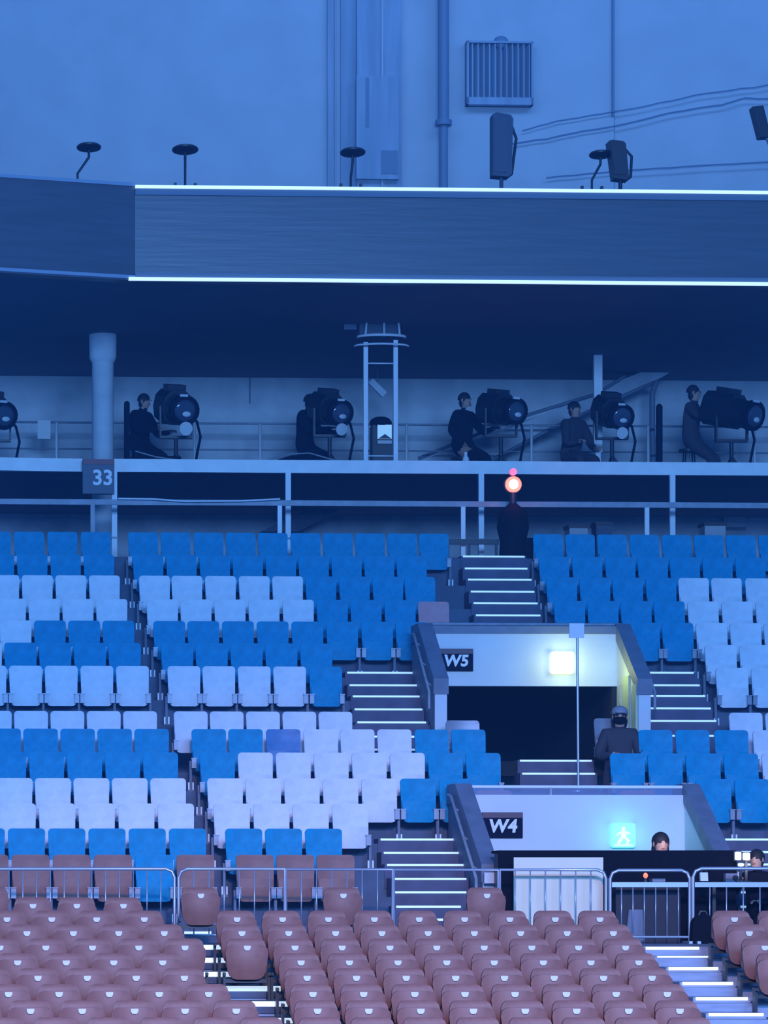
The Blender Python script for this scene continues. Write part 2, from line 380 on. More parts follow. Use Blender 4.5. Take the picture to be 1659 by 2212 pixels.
# vent
vz0, vz1 = Z(232,VW,1075), Z(95,VW,1075); vw = U(1147,VW)-U(1004,VW)
t = thing('vent_grille', 'large square vent grille with vertical slats on the upper wall', 'vent', W(U(1004,VW), VW-.02, vz0), TH)
H_ = vz1-vz0
MB().box(0,vw,-.06,0,0,H_).build('back_plate', M['pipe'], t)
MB().box(0,.04,-.22,-.0,0,H_).box(vw-.04,vw,-.22,0,0,H_).box(0,vw,-.22,0,H_-.04,H_).box(0,vw,-.22,0,0,.14).build('frame', M['pil'], t)
for k in range(11):
    x = .09+(vw-.18)*k/10
    MB().prism([(x-.028,-.07),(x+.012,-.20),(x+.03,-.20),(x-.01,-.07)], 'z', .14, H_-.05).build('slat', M['pil'], t)
MB().ball((vw*.53,-.1,H_), .15,.1,.13).build('vent_cap', M['pipe'], t)
# cables on the upper wall
def cable(pts, v, r, label):
    q = [(U(x,v), v, Z(y,v,x)) for x,y in pts]
    p2 = []
    for i in range(len(q)-1):
        for k in range(4):
            f = k/4; a = Vector(q[i]); b = Vector(q[i+1]); p = a.lerp(b,f); p.z += random.uniform(-.01,.01); p2.append(p)
    p2.append(Vector(q[-1]))
    tag(MB().tube(p2, r, 6).build('cable', M['pipe'], rz=TH), label, 'cable')
cable([(1128,282),(1200,262),(1300,245),(1400,228),(1500,206),(1600,192),(1720,176)], 65.9, .012, 'upper thin cable rising to the right across the upper wall')
cable([(1090,312),(1180,300),(1260,283),(1350,268),(1450,243),(1560,226),(1610,212),(1720,216)], 65.9, .015, 'middle thin cable rising to the right across the upper wall')
cable([(1180,384),(1300,372),(1420,364),(1540,356),(1720,348)], 65.9, .013, 'lowest thin cable running right just above the fascia')
# --- disc lamps on the fascia
def disc_lamp(px, ytop, ybase, lean, wpx, label):
    v = 51.3; z0 = Z(ybase, v, px); h = Z(ytop, v, px)-z0
    t = thing('disc_antenna', label, 'disc lamp', W(U(px,v), v, zft-.06), TH, 'dark discs on stalks above the fascia')
    h0 = z0-(zft-.06)
    r = wpx/2*v/F
    rot = Matrix.Rotation(math.radians(-8), 3, 'X')
    mb = MB(); n = 20
    prof = [(.02,-.035),(r*.55,-.028),(r*.97,.0),(r,.02),(r*.9,.04),(r*.4,.055),(.01,.06)]
    vs = [rot @ Vector((a*math.cos(2*PI*k/n), a*math.sin(2*PI*k/n), b)) + Vector((0,0,h0+h-.03)) for a,b in prof for k in range(n)]
    fs = [(i*n+k, i*n+(k+1)%n, (i+1)*n+(k+1)%n, (i+1)*n+k) for i in range(len(prof)-1) for k in range(n)]
    mb.add(vs, fs, True).build('disc', M['blackg'], t)
    MB().tube([(0,0,h0+h-.05),(0,0,h0+h*.62),(lean,0,h0+.02),(lean,0,0)], [.022,.02,.018,.018], 8).build('stalk', M['blackg'], t)
    MB().box(lean-.12,lean+.12,-.05,.05,0,.05).build('base', M['pipe'], t)
    for s in (-1,1): MB().box(lean+s*.15-.02, lean+s*.15+.02,-.03,.03,0,.10+max(h0,0)*.5).build('base_lug', M['blackg'], t)
    return t
disc_lamp(192,316,378,-.17,54,'dark disc on a bent stalk, leftmost above the fascia')
disc_lamp(400,321,386,0,58,'dark disc on a straight stalk, second from left above the fascia')
disc_lamp(762,327,386,-.03,56,'dark disc on a short stalk, in front of the wall pilaster')
disc_lamp(1297,332,392,-.13,50,'dark disc on bent stalk, left of the small black floodlight')
# floodlights
def flood(px, y0, y1, wd, tilt, m, label, arm):
    v = 51.2; z0 = Z(y1, v, px); h = Z(y0, v, px)-z0; base = zft-.06
    t = thing('floodlight', label, 'floodlight', W(U(px,v), v, base), TH, 'floodlights above the fascia')
    b = z0-base+.09; wv = wd*v/F/2
    def sh(z): return -(tilt)*(z-b)/h
    mb = MB(); hh = h-.09
    prof = [(-wv,b),(-wv,b+hh*.97),(-wv*.6,b+hh),(wv*.75,b+hh*.96),(wv,b+hh*.9),(wv*.85,b+.02),(wv*.5,b-.02)]
    mb.prism([(x+sh(z),z) for x,z in prof], 'y', -.14, .12)
    mb.build('housing', m, t)
    MB().prism([(-wv*.9+sh(b+.05),b+.05),(-wv*.9+sh(b+hh*.93),b+hh*.93),(wv*.45+sh(b+hh*.93),b+hh*.93),(wv*.45+sh(b+.05),b+.05)], 'y', -.165,-.14).build('front_panel', m, t)
    MB().tube([(wv+sh(b+hh*.85)-.01,0,b+hh*.85),(wv+.07+sh(b+hh*.8)+arm,0,b+hh*.62),(wv+arm*.8,0,b+.05),(0.05,0,b-.03)], .022, 8).build('yoke', M['blackg'], t)
    MB().tube([(0,0,b+.03),(0,0,0)], .03, 8).build('bracket', m, t)
    MB().box(-.06,.2,-.08,.08,0,.1).ball((.12,0,.1),.09,.08,.07).build('mount', M['blackg'], t)
flood(1083,247,396,45,0,M['speaker'],'tall grey floodlight standing on the fascia below the vent grille',.0)
flood(1340,306,402,36,.09,M['blackg'],'small black floodlight tilted left beside a dark disc lamp',.04)
v=51.2
t = thing('floodlight','black tilted floodlight at the right edge above the fascia','floodlight',W(U(1668,v),v,zft-.06),TH,'floodlights above the fascia')
hb = Z(300,v,1640)-(zft-.06)
MB().prism([(-.33,hb+.46),(-.165,hb+.48),(-.05,hb+.01),(-.21,hb)],'y',-.12,.1).build('housing',M['blackg'],t)
MB().tube([(-.1,0,hb+.05),(.02,0,hb-.2),(.02,0,0)],.03,8).build('bracket',M['pipe'],t)
MB().box(-.08,.12,-.08,.08,0,.08).build('mount',M['blackg'],t)

# ================================================================== BOOTH / PLATFORM
VP = 54.0
zpt, zpb = Z(989, VP), Z(1017, VP)
struct('floor_platform', MB().box(UL, UR, VP+.1, 60, zpb, zpt-.12), M['soffit'])
u33a, u33b = U(178,VP), U(246,VP)
struct('trim_10', MB().box(u33b, UR, VP, VP+.14, zpb, zpt), M['beam'])
struct('trim_11', MB().prism([(UL, VP-.25),(u33a, VP),(u33a, VP+.14),(UL, VP-.11)], 'z', zpb, zpt), M['beam'])
struct('wall_booth', MB().box(UL, UR, 60, 60.2, zpb, ZS+.01), M['bwall'])
struct('wall_concourse', MB().box(UL, UR, 59.9, 60.0, zc-.1, zpb), M['lwall'])
struct('trim_12', MB().box(U(538,60), U(541,60), 59.97, 60, ZS-.45, ZS).box(UL,UR,59.96,60,zpt+.42,zpt+.45), M['pipe'])
# posts below the beam
for k,(px,yb) in enumerate([(247,1175),(622,1165),(1039,1200),(1452,1165)]):
    v = 53.95; top = zpb
    lab = ['white steel post below the beam beside the 33 sign','white steel post below the beam, second from the left','white steel post below the beam at top of the stairs','white steel post below the beam near the right edge'][k]
    t = thing('steel_post', lab, 'post', W(U(px,v), v-.0, zc), TH, 'white posts carrying the beam')
    MB().box(-.042,.042,-.04,.04,0,top-zc).build('shaft', M['post'], t)
    MB().box(-.09,.09,-.08,.08,0,.02).build('base_plate', M['post'], t)
    MB().box(-.055,.055,-.05,.05,.42,.45).build('clamp', M['rail'], t)
t = thing('guard_railing', 'grey guard railing running along the concourse behind the top row', 'railing', (0,0,0), TH)
zr = Z(1082, 53.2)
MB().box(UL, UR, 53.17, 53.23, zr-.05, zr+.035).build('top_rail', M['rail'], t)
for px in (604,1000,1397,1790,200):
    MB().box(U(px,53.2)-.034, U(px,53.2)+.034, 53.17, 53.23, zc, zr-.05).build('rail_post', M['rail'] if px==200 else M['beam'], t)
cab = [(U(255,53.1),53.1,Z(1077,53.1,255)),(U(330,53.1),53.1,Z(1078,53.1,330)),(U(400,53.1),53.1,Z(1083,53.1,400)),(U(520,53.1),53.1,Z(1082,53.1,520)),(U(605,53.1),53.1,Z(1078,53.1,605))]
tag(MB().tube(cab,.014,6).build('rope', M['cap'], rz=TH), 'thin white rope strung from the 33 sign post to the next post', 'rope')
# 33 sign
t = thing('section_sign', 'dark blue box sign reading 33 hanging at the beam', 'sign', W(U(212,53.9), 53.86, Z(1066,53.9)), TH)
sw = (u33b-u33a)/2
MB().box(-sw,sw,-.06,.1,0,.46).build('sign_box', M['sign33'], t)
MB().box(-sw,sw,-.075,.1,.46,.54).build('top_cap', mat('sign_cap_brown',(.30,.13,.14),.7), t)
def text(body, size, m, parent, loc, rx=PI/2, name='lettering', bold=.0, shear=0, space=1.0):
    c = bpy.data.curves.new(name,'FONT'); c.body = body; c.size = size; c.extrude = .004; c.offset = bold; c.align_x='CENTER'; c.align_y='CENTER'; c.shear = shear; c.space_character = space
    o = bpy.data.objects.new('tmp', c); COL.objects.link(o); bpy.context.view_layer.update()
    me = bpy.data.meshes.new_from_object(o); bpy.data.objects.remove(o)
    me.materials.clear(); me.materials.append(m)
    n = bpy.data.objects.new(name, me); COL.objects.link(n); n.parent = parent; n.location = loc; n.rotation_euler = (rx,0,0); return n
text('33', .33, M['letter'], t, (.065,-.066,.24), bold=.008)
# columns
def column(px, v, label):
    zt = ZS; t = thing('column', label, 'column', W(U(px,v), v, zc-.1), TH)
    h = zt-(zc-.1); zcp = Z(782,v,px)-(zc-.1); r = 25*v/F
    mb = MB().tube([(0,0,0),(0,0,zcp)], r*.94, 24); mb.build('shaft', M['bwall'], t)
    MB().tube([(0,0,zcp-.02),(0,0,zcp+.06),(0,0,h)], [r*.95, r*1.17, r*1.2], 24).build('capital', M['bwall'], t)
column(222, 55.6, 'round concrete column with wider capital behind the 33 sign')
v = 57.3
t = thing('hanger_post', 'pale square post hanging from the ceiling beside the fourth spotlight', 'post', W(U(1291,v), v, zpt-.12), TH)
MB().box(-.07,.07,-.05,.05,0.7,ZS-(zpt-.12)).build('upper_shaft', M['post'], t)
MB().box(-.045,.045,-.04,.04,0,.7).build('lower_shaft', M['post'], t)
# diagonal stair stringer behind the booth
def qd(px,py,v): return (U(px,v), Z(py,v,px))
t = thing('stair_stringer', 'long sloping dark stair side rising right behind the spotlight operators', 'stairs', (0,0,0), TH)
MB().prism([qd(900,1000,59.4),qd(1110,925,59.4),qd(1300,840,59.4),qd(1380,808,59.4),qd(1440,809,59.4),qd(1418,822,59.4),qd(1330,860,59.4),qd(1190,925,59.4),qd(1060,998,59.4)], 'y', 59.1, 59.4).build('stringer', M['lwall'], t)
MB().tube([(U(905,59),59.05,Z(990,59,905)),(U(1110,59),59.05,Z(905,59,1110)),(U(1290,59),59.05,Z(850,59,1290)),(U(1350,59),59.05,Z(812,59,1350))], .03).build('upper_handrail', M['pipe'], t)
MB().tube([(U(1060,59),59.05,Z(995,59,1060)),(U(1190,59),59.05,Z(926,59,1190)),(U(1330,59),59.05,Z(862,59,1330)),(U(1412,59),59.05,Z(826,59,1412))], .03).build('lower_handrail', M['pipe'], t)
MB().tube([(U(1418,59),59.0,Z(824,59,1418)),(U(1409,59),59.0,Z(850,59,1409)),(U(1409,59),59.0,Z(920,59,1409)),(U(1413,59),59.0,zpt-.12)], .05).build('newel_post', M['pipe'], t)
# second ramp, below the platform
tag(MB().prism([qd(560,1152,59.3),qd(690,1090,59.3),qd(760,1088,59.3),qd(640,1152,59.3)], 'y', 59.0, 59.3).build('ramp', M['conc'], rz=TH), 'dark sloping ramp side under the platform, left of the middle', 'ramp')
# booth back railing
t = thing('guard_railing', 'thin pale guard railing across the spotlight platform', 'railing', (0,0,0), TH)
v = 58.6
MB().tube([(UL,v,Z(911,v)),(UR,v,Z(911,v))], .018, 6).build('top_rail', M['rail'], t)
MB().tube([(UL,v,Z(968,v)),(UR,v,Z(968,v))], .014, 6).build('mid_rail', M['rail'], t)
for px in (122,420,562,878,1148,1400,1630):
    MB().tube([(U(px,v),v,zpt-.12),(U(px,v),v,Z(911,v))], .024, 6).build('rail_post', M['post'], t)
def paper(px,py,wp,hp,v,label,name='paper_notice',cat='paper'):
    tag(MB().box(-wp*v/F/2,wp*v/F/2,-.012,0,0,hp*v/F).build(name, M['paper'], loc=W(U(px,v),v,Z(py+hp,v,px)), rz=TH), label, cat)
paper(95,908,28,40,58.55,'pale sheet hung on the platform railing left of the column')
# caged ladder / lamp tower
v = 54.4
t = thing('caged_ladder', 'pale steel ladder tower with hoops at the top, centre of the platform', 'ladder', W(U(824,v), v, zpt-.11), TH)
lz = lambda y: Z(y,v,824)-(zpt-.11)
MB().box(-.29,-.22,-.03,.03,0,lz(740)).build('rail', M['post'], t)
MB().box(.19,.26,-.03,.03,0,lz(735)).build('rail', M['post'], t)
MB().tube([(-.22,0,lz(785)),(.19,0,lz(785))],.012,6).build('rung', M['post'], t)
MB().tube([(-.22,0,lz(985)),(.19,0,lz(985))],.012,6).build('rung', M['post'], t)
def hoop(z, r, a0, a1, rr, nm):
    pts = [(math.cos(a0+(a1-a0)*k/16)*r, math.sin(a0+(a1-a0)*k/16)*r*.6, z+.0) for k in range(17)]
    MB().tube(pts, rr, 6).build(nm, M['post'], t)
hoop(lz(748), .43, PI, 2*PI, .016, 'hoop'); hoop(lz(728), .38, PI, 2*PI, .022, 'hoop')
for x in (-.28,.02,.27): MB().tube([(x,-.15,lz(730)),(x*.9,-.15,lz(688))],[.02,.016],6).build('hoop_strap', M['post'], t)
MB().box(-.36,.30,-.05,.2,lz(722),lz(690)).build('top_box', M['soffit'], t)
MB().box(-.60,-.40,.0,.06,lz(712),lz(692)).build('side_bracket', M['pipe'], t)
v = 58.0
t = thing('fluorescent_lamp', 'pale tube lamp hanging at a slant between the ladder rails', 'lamp', W(U(815,v), v, Z(838,v,815)), TH)
R = Matrix.Rotation(math.radians(45),3,'Y')
MB().add([R@Vector(p) for p in MB().box(-.17,.17,-.04,.04,-.055,.055).v], MB().box(0,1,0,1,0,1).f).build('tube_housing', mat('lamp_housing',(.55,.62,.72),.4), t)
MB().tube([(0,0,0),(0,0,ZS-Z(838,v,815))],.008,6).build('hanger_rod', M['pipe'], t)
v = 56.5
t = thing('control_cabinet', 'black equipment cabinet with a lit pale screen between the ladder rails', 'cabinet', W(U(827,v), v, zpt-.12), TH)
q = lambda y: Z(y,v,827)-(zpt-.12)
MB().box(-.17,.17,0,.35,0,q(918)).build('cabinet_body', M['blackg'], t)
MB().ball((-.02,.1,q(912)),.19,.16,.11).build('black_cover', M['black'], t)
MB().box(-.09,.145,-.03,0,q(948),q(918)).build('screen', mat('booth_screen',(.6,.8,.95),.4,emit=(.30,.60,.92),es=.55), t)
MB().box(-.09,.145,-.035,0,q(959),q(952)).build('shelf', M['paper'], t)
MB().prism([(-.08,q(948)),(.03,q(938)),(.14,q(948))],'y',-.036,-.03).build('screen_graphic', M['sign33'], t)
# concourse oddments under platform
v = 57.0
def crate(px,y0,y1,wp,label,m,name='equipment_box',cat='box',lid=True):
    zb = zc; t = thing(name,label,cat,W(U(px,v),v,zb),TH)
    hw = wp*v/F/2; h = Z(y0,v,px)-zb
    MB().box(-hw,hw,0,.4,0,h).build('case',m,t)
    MB().box(-hw-.02,hw+.02,-.02,.42,h-.06,h).build('lid',M['blackg'],t)
crate(1250,1133,1160,40,'dark equipment box on the concourse behind the right block, leftmost',M['lwall'])
crate(1305,1127,1160,34,'taller dark equipment box on the concourse behind the right block',M['conc'])
crate(1545,1128,1160,46,'dark equipment box behind the right block near the white post',M['lwall'])
t = thing('hanging_panel','pale rectangular panel on concourse wall above the right block','panel',W(U(1585,59.89),59.895,Z(1139,59.89,1585)),TH)
MB().box(-.19,.19,-.05,0,0,.2).build('panel_face', M['bwall'], t)
MB().box(-.2,.2,-.06,0,-.05,0).build('panel_ledge', M['pipe'], t)
t = thing('stair_gate','low dark bar gate across the head of the top stairs','gate',W(U(1020,53.0),53.0,zc),TH)
MB().box(-.40,.42,-.03,.03,.26,.34).build('top_bar',M['blackg'],t)
MB().box(-.40,.42,-.02,.02,.0,.05).build('bottom_bar',M['blackg'],t)
for x in (-.38,-.05,.38): MB().box(x-.02,x+.02,-.02,.02,0,.28).build('gate_post',M['blackg'],t)

# ================================================================== PEOPLE
def person(name, label, loc, rz, J, cloth, hair=True, scale=1.0, group=None, capm=None, mask=False, bulk=1.0, hairlong=False):
    root = thing('person', label, 'person', loc, rz, group)
    base = dict(pelvis=(0,0,.95), spine=(0,0,1.14), chest=(0,0,1.33), neck=(0,-.005,1.49), hb=(0,-.02,1.57), hm=(0,-.02,1.65), ht=(0,-.01,1.72),
        shL=(.17,0,1.42), elL=(.24,.02,1.14), wrL=(.24,-.12,.92), paL=(.24,-.16,.86),
        shR=(-.17,0,1.42), elR=(-.24,.02,1.14), wrR=(-.24,-.12,.92), paR=(-.24,-.16,.86),
        hiL=(.09,0,.9), knL=(.10,-.03,.5), anL=(.10,.03,.09), toL=(.11,-.13,.045),
        hiR=(-.09,0,.9), knR=(-.10,-.03,.5), anR=(-.10,.03,.09), toR=(-.11,-.13,.045))
    base.update(J)
    rad = dict(pelvis=.13,spine=.115,chest=.135,neck=.058,hb=.066,hm=.082,ht=.062,shL=.07,elL=.05,wrL=.034,paL=.032,shR=.07,elR=.05,wrR=.034,paR=.032,
        hiL=.09,knL=.062,anL=.045,toL=.04,hiR=.09,knR=.062,anR=.045,toR=.04)
    ed = [('pelvis','spine'),('spine','chest'),('chest','neck'),('neck','hb'),('hb','hm'),('hm','ht')]
    for s in 'LR': ed += [('chest','sh'+s),('sh'+s,'el'+s),('el'+s,'wr'+s),('wr'+s,'pa'+s),('pelvis','hi'+s),('hi'+s,'kn'+s),('kn'+s,'an'+s),('an'+s,'to'+s)]
    names = list(base); me = bpy.data.meshes.new('tmp')
    me.from_pydata([Vector(base[n])*scale for n in names], [(names.index(a),names.index(b)) for a,b in ed], [])
    o = bpy.data.objects.new('tmp', me); COL.objects.link(o)
    sk = o.modifiers.new('s','SKIN'); sk.use_smooth_shade = True
    lay = me.skin_vertices[0] if me.skin_vertices else None
    if lay is None:
        b = bmesh.new(); b.from_mesh(me); b.verts.layers.skin.verify(); b.to_mesh(me); b.free(); lay = me.skin_vertices[0]
    for i,n in enumerate(names):
        k = bulk if n[:2] in ('pe','sp','ch','sh','el','hi','kn') else 1
        r = rad[n]*scale*k; lay.data[i].radius = (r, r*(.82 if n in('pelvis','spine','chest') else 1)); lay.data[i].use_root = (n=='pelvis')
    sb = o.modifiers.new('b','SUBSURF'); sb.levels = 2; sb.render_levels = 2
    dg = bpy.context.evaluated_depsgraph_get(); dg.update()
    body = bpy.data.meshes.new_from_object(o.evaluated_get(dg)); bpy.data.objects.remove(o)
    jp = {n: Vector(base[n])*scale for n in names}
    hm = jp['hm']
    # face: nose, chin, brow
    for vtx in body.vertices:
        d = vtx.co-hm
        if d.length < .16*scale and d.y < 0:
            nx = math.exp(-(d.x/.016)**2); 
            vtx.co.y -= (.028*nx*math.exp(-((d.z+.012)/.028)**2) + .012*math.exp(-(d.x/.03)**2)*math.exp(-((d.z+.085)/.02)**2))*scale
            vtx.co.y += .008*scale*math.exp(-((abs(d.x)-.03)/.014)**2)*math.exp(-((d.z-.012)/.014)**2)
    b = bmesh.new(); b.from_mesh(body)
    body.materials.clear()
    skinset = ('hb','hm','ht','paL','paR')
    for f in b.faces:
        c = f.calc_center_median(); n = min(jp, key=lambda k:(jp[k]-c).length)
        f.material_index = 1 if (n in skinset and not (n=='hb' and c.z < jp['neck'].z+.03*scale)) else 0; f.smooth = True
    # fingers
    for s in 'LR':
        w0, p0 = jp['wr'+s], jp['pa'+s]; d = (p0-w0).normalized(); side = d.cross(Vector((0,0,1)))
        if side.length < .1: side = Vector((1,0,0))
        side.normalize(); dn = d.cross(side).normalized()
        if dn.z > 0: dn = -dn
        fm = MB()
        for k,(off,L) in enumerate([(-.026,.062),(-.009,.074),(.009,.07),(.025,.055)]):
            a = p0+side*off*scale; fm.tube([a-d*.02*scale, a+d*L*.5*scale, a+d*L*.85*scale+dn*.02*scale, a+d*L*.9*scale+dn*.045*scale],[.0095*scale,.009*scale,.008*scale,.006*scale],6)
        th = -1 if s=='L' else 1
        a = p0-d*.03*scale+side*.03*th*scale
        fm.tube([a, a+side*.028*th*scale+d*.025*scale, a+side*.034*th*scale+d*.055*scale],[.011*scale,.01*scale,.007*scale],6)
        vs = [b.verts.new(p) for p in fm.v]
        for f in fm.f:
            nf = b.faces.new([vs[i] for i in f]); nf.material_index = 1; nf.smooth = True
    b.to_mesh(body); b.free()
    for m_ in (cloth, M['skin'], M['hair']): body.materials.append(m_)
    body.name = 'body'
    bo = bpy.data.objects.new('body', body); COL.objects.link(bo); bo.parent = root
    sc = scale
    if hair:
        h = MB(); h.ball(hm+Vector((0,.034,.022))*sc, .096*sc,.098*sc,.105*sc,16,10,-.3, rot=Matrix.Rotation(.25,3,'X'))
        if hairlong: h.ball(hm+Vector((0,.045,-.06))*sc, .098*sc,.07*sc,.13*sc,12,8)
        else: h.ball(hm+Vector((0,.045,-.03))*sc, .085*sc,.06*sc,.09*sc,12,8)
        h.build('hair', M['hair'], root)
    for s in (-1,1):
        e = MB()
        e.ball(hm+Vector((s*.03,-.083,.012))*sc, .011*sc,.006*sc,.007*sc,8,5)
        e.build('eye', M['hair'], root)
    MB().ball(hm+Vector((0,-.082,-.055))*sc,.022*sc,.008*sc,.006*sc,8,5).build('mouth', mat('lips',(.32,.12,.12),.6) if 'lips' not in bpy.data.materials else bpy.data.materials['lips'], root)
    for s in (-1,1): MB().ball(hm+Vector((s*.084,.005,-.005))*sc,.010*sc,.02*sc,.032*sc,8,5).build('ear', M['skin'], root)
    if mask: MB().ball(hm+Vector((0,-.035,-.05))*sc, .080*sc,.072*sc,.055*sc,12,8).build('face_mask', M['black'], root)
    if capm:
        c = MB(); c.ball(hm+Vector((0,.0,.035))*sc,.102*sc,.108*sc,.095*sc,14,8,-.1)
        c.prism([((hm.x-.07)*1, (hm.y-.08)), ((hm.x-.055),(hm.y-.17)), (hm.x+.055,hm.y-.17), (hm.x+.07,hm.y-.08)],'z',hm.z+.035*sc,hm.z+.05*sc)
        c.build('cap', capm, root)
    return root
def arms(z=1.12, fwd=.42, sp=.13, dz=0):
    return dict(elL=(.25,-.12,z+.05), wrL=(sp,-fwd,z+.06+dz), paL=(sp-.01,-fwd-.06,z+.07+dz), elR=(-.25,-.12,z+.05), wrR=(-sp,-fwd+.04,z+.08), paR=(-sp+.01,-fwd-.02,z+.09))
PZ = zpt-.12
ops = [
 (306, 57.3, 48, arms(1.10), 1.635/1.75*1.0, 'black',  'person in black behind the rail, operating the spotlight right of the column', dict(hb=(0,-.05,1.56),hm=(0,-.07,1.63),ht=(0,-.07,1.70))),
 (663, 57.3, 60, arms(1.12,.44,.12), .935, 'black', 'person in black leaning toward the second spotlight, left of the ladder tower', dict(hb=(0,-.06,1.56),hm=(0,-.08,1.63),ht=(0,-.08,1.70))),
 (1003, 57.3, 40, dict(elL=(.23,-.16,1.18),wrL=(.16,-.42,1.2),paL=(.15,-.48,1.21),elR=(-.34,-.03,1.16),wrR=(-.20,-.12,.98),paR=(-.16,-.15,.95)), .935, 'black', 'person standing with hand on hip beside the third spotlight', {}),
 (1240, 57.3, 30, arms(1.05,.30,.15,-.08), .865, 'ngrey', 'shorter person in dark clothes crouched behind the fourth spotlight', {}),
 (1497, 57.3, 62, arms(1.22,.45,.12,.02), 1.01, 'ngrey', 'tall standing person reaching toward the rightmost spotlight', {}),
]
def perch(J, drop):
    B = dict(pelvis=(0,.05,.95), spine=(0,.03,1.14), chest=(0,0,1.33), neck=(0,-.015,1.49), hb=(0,-.03,1.57), hm=(0,-.03,1.65), ht=(0,-.02,1.72),
        shL=(.17,0,1.42), shR=(-.17,0,1.42), hiL=(.10,.03,.92), hiR=(-.10,.03,.92), elL=(.24,.02,1.14), wrL=(.24,-.12,.92), paL=(.24,-.16,.86), elR=(-.24,.02,1.14), wrR=(-.24,-.12,.92), paR=(-.24,-.16,.86))
    B.update(J); B = {k:(p[0],p[1],p[2]-drop) for k,p in B.items()}
    B.update(knL=(.15,-.34,.50), knR=(-.15,-.34,.50), anL=(.14,-.20,.09), toL=(.15,-.34,.045), anR=(-.14,-.20,.09), toR=(-.15,-.34,.045)); return B
for px,v,rot,J,sc,cl,lab,J2 in ops:
    J = dict(J); J.update(J2)
    top = Z({306:845,663:846,1003:845,1240:864,1497:829}[px], v, px)-PZ
    s2 = 1.13
    dr = 1.79 - top/s2
    person('person', lab, W(U(px,v),v,PZ), TH+math.radians(rot), perch(J, dr), M[cl], scale=s2, bulk=1.3)
    a = TH+math.radians(rot); hz = (.92-dr-.11)*s2
    st = thing('stool', 'dark round stool under the spotlight operator: '+lab.split(' ')[0]+' '+{306:'nearest the column',663:'left of the ladder tower',1003:'with hand on hip',1240:'by the hanging post',1497:'at the far right'}[px], 'stool', W(U(px,v)-math.sin(a-TH)*.07, v+math.cos(a-TH)*.07, PZ), TH, 'stools of the spotlight operators')
    MB().tube([(0,0,hz-.04),(0,0,hz)],.17,18).build('stool_seat', M['blackg'], st)
    for k in range(4):
        b_ = PI/4+k*PI/2; MB().tube([(math.cos(b_)*.10,math.sin(b_)*.10,hz-.04),(math.cos(b_)*.17,math.sin(b_)*.17,0)],.012,6).build('leg', M['blackg'], st)
# ------------------------------------------------------------------ follow spots
def follow_spot(px, py, v, yaw, pitch, label, s=1.0, lens=True, strap=0):
    t = thing('follow_spot', label, 'spotlight', W(U(px,v),v,PZ), TH, 'follow spotlights on the platform')
    h = Z(py,v,px)-PZ
    R = Matrix.Rotation(math.radians(yaw),3,'Z') @ Matrix.Rotation(math.radians(pitch),3,'X')
    O = Vector((0,0,h))
    def tr(mb):
        mb.v = [tuple(O + R@(Vector(p)*s)) for p in mb.v]; return mb
    # barrel points to -y
    hd = MB(); hd.prism([(-.20,-.16),(-.23,0),(-.20,.17),(-.12,.26),(.10,.27),(.20,.18),(.23,0),(.19,-.18),(.1,-.24),(-.1,-.24)],'y',-.10,.42)
    tr(hd).build('lamp_housing', M['blackg'], t)
    tr(MB().tube([(0,-.08,0),(0,-.36,0),(0,-.38,0)],[.22,.20,.21],20)).build('barrel', M['blackg'], t)
    fr = tr(MB().tube([(0,-.36,0),(0,-.46,0)],.225,20)); fr.build('lens_hood', M['black'], t)
    tr(MB().ball((0,-.46,0),.16,.025,.16,16,8)).build('lens', mat('lens_glass',(.05,.07,.12),.08) if 'lens_glass' not in bpy.data.materials else bpy.data.materials['lens_glass'], t)
    tr(MB().ball((.02,-.485,-.05),.065,.012,.04,10,6)).build('lens_highlight', M['paper'], t)  # glint on the lens modelled as a pale spot
    tr(MB().box(-.09,.03,-.47,-.44,.20,.235)).build('hood_highlight', M['paper'], t)  # highlight on the hood modelled as a white plate
    tr(MB().box(-.14,.14,.0,.25,.25,.34)).build('vent_top', M['blackg'], t)
    if lens: tr(MB().tube([(.02,-.50,-.26),(.02,-.47,-.26)],.10,18)).build('highlight_disc', M['paper'], t)  # reflection below the lens modelled as a pale disc
    yk = MB()
    for sg in (-1,1): yk.box(sg*.26-.015,sg*.26+.015,-.05,.05,h-.42*s,h+.03)
    yk.box(-.27,.27,-.05,.05,h-.45*s,h-.41*s); yk.build('yoke', M['blackg'], t)
    MB().tube([(0,0,.35),(0,0,h-.42*s)],.035,10).build('stand_pole', M['blackg'], t)
    for k in range(3):
        a = PI/2+k*2*PI/3+.4
        MB().tube([(0,0,.55),(math.cos(a)*.38,math.sin(a)*.38,.015)],.02,8).build('leg', M['blackg'], t)
    MB().tube([(.20,.1,h-.05),(.36,.12,h-.2),(.42,.12,h-.45),(.36,.12,h-.75),(.28,.1,.03)],.022,8).build('power_cable', M['black'], t)
    return t
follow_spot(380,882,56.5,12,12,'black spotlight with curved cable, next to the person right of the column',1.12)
follow_spot(712,886,56.5,18,14,'black spotlight with pale round highlight, left of the ladder tower',1.0)
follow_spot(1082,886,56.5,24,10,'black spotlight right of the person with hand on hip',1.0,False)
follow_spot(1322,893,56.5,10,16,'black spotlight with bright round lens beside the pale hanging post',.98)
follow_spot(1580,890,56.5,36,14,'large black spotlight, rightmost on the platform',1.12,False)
follow_spot(-12,893,56.5,18,12,'black spotlight cut by the left edge of the frame',1.05,False)
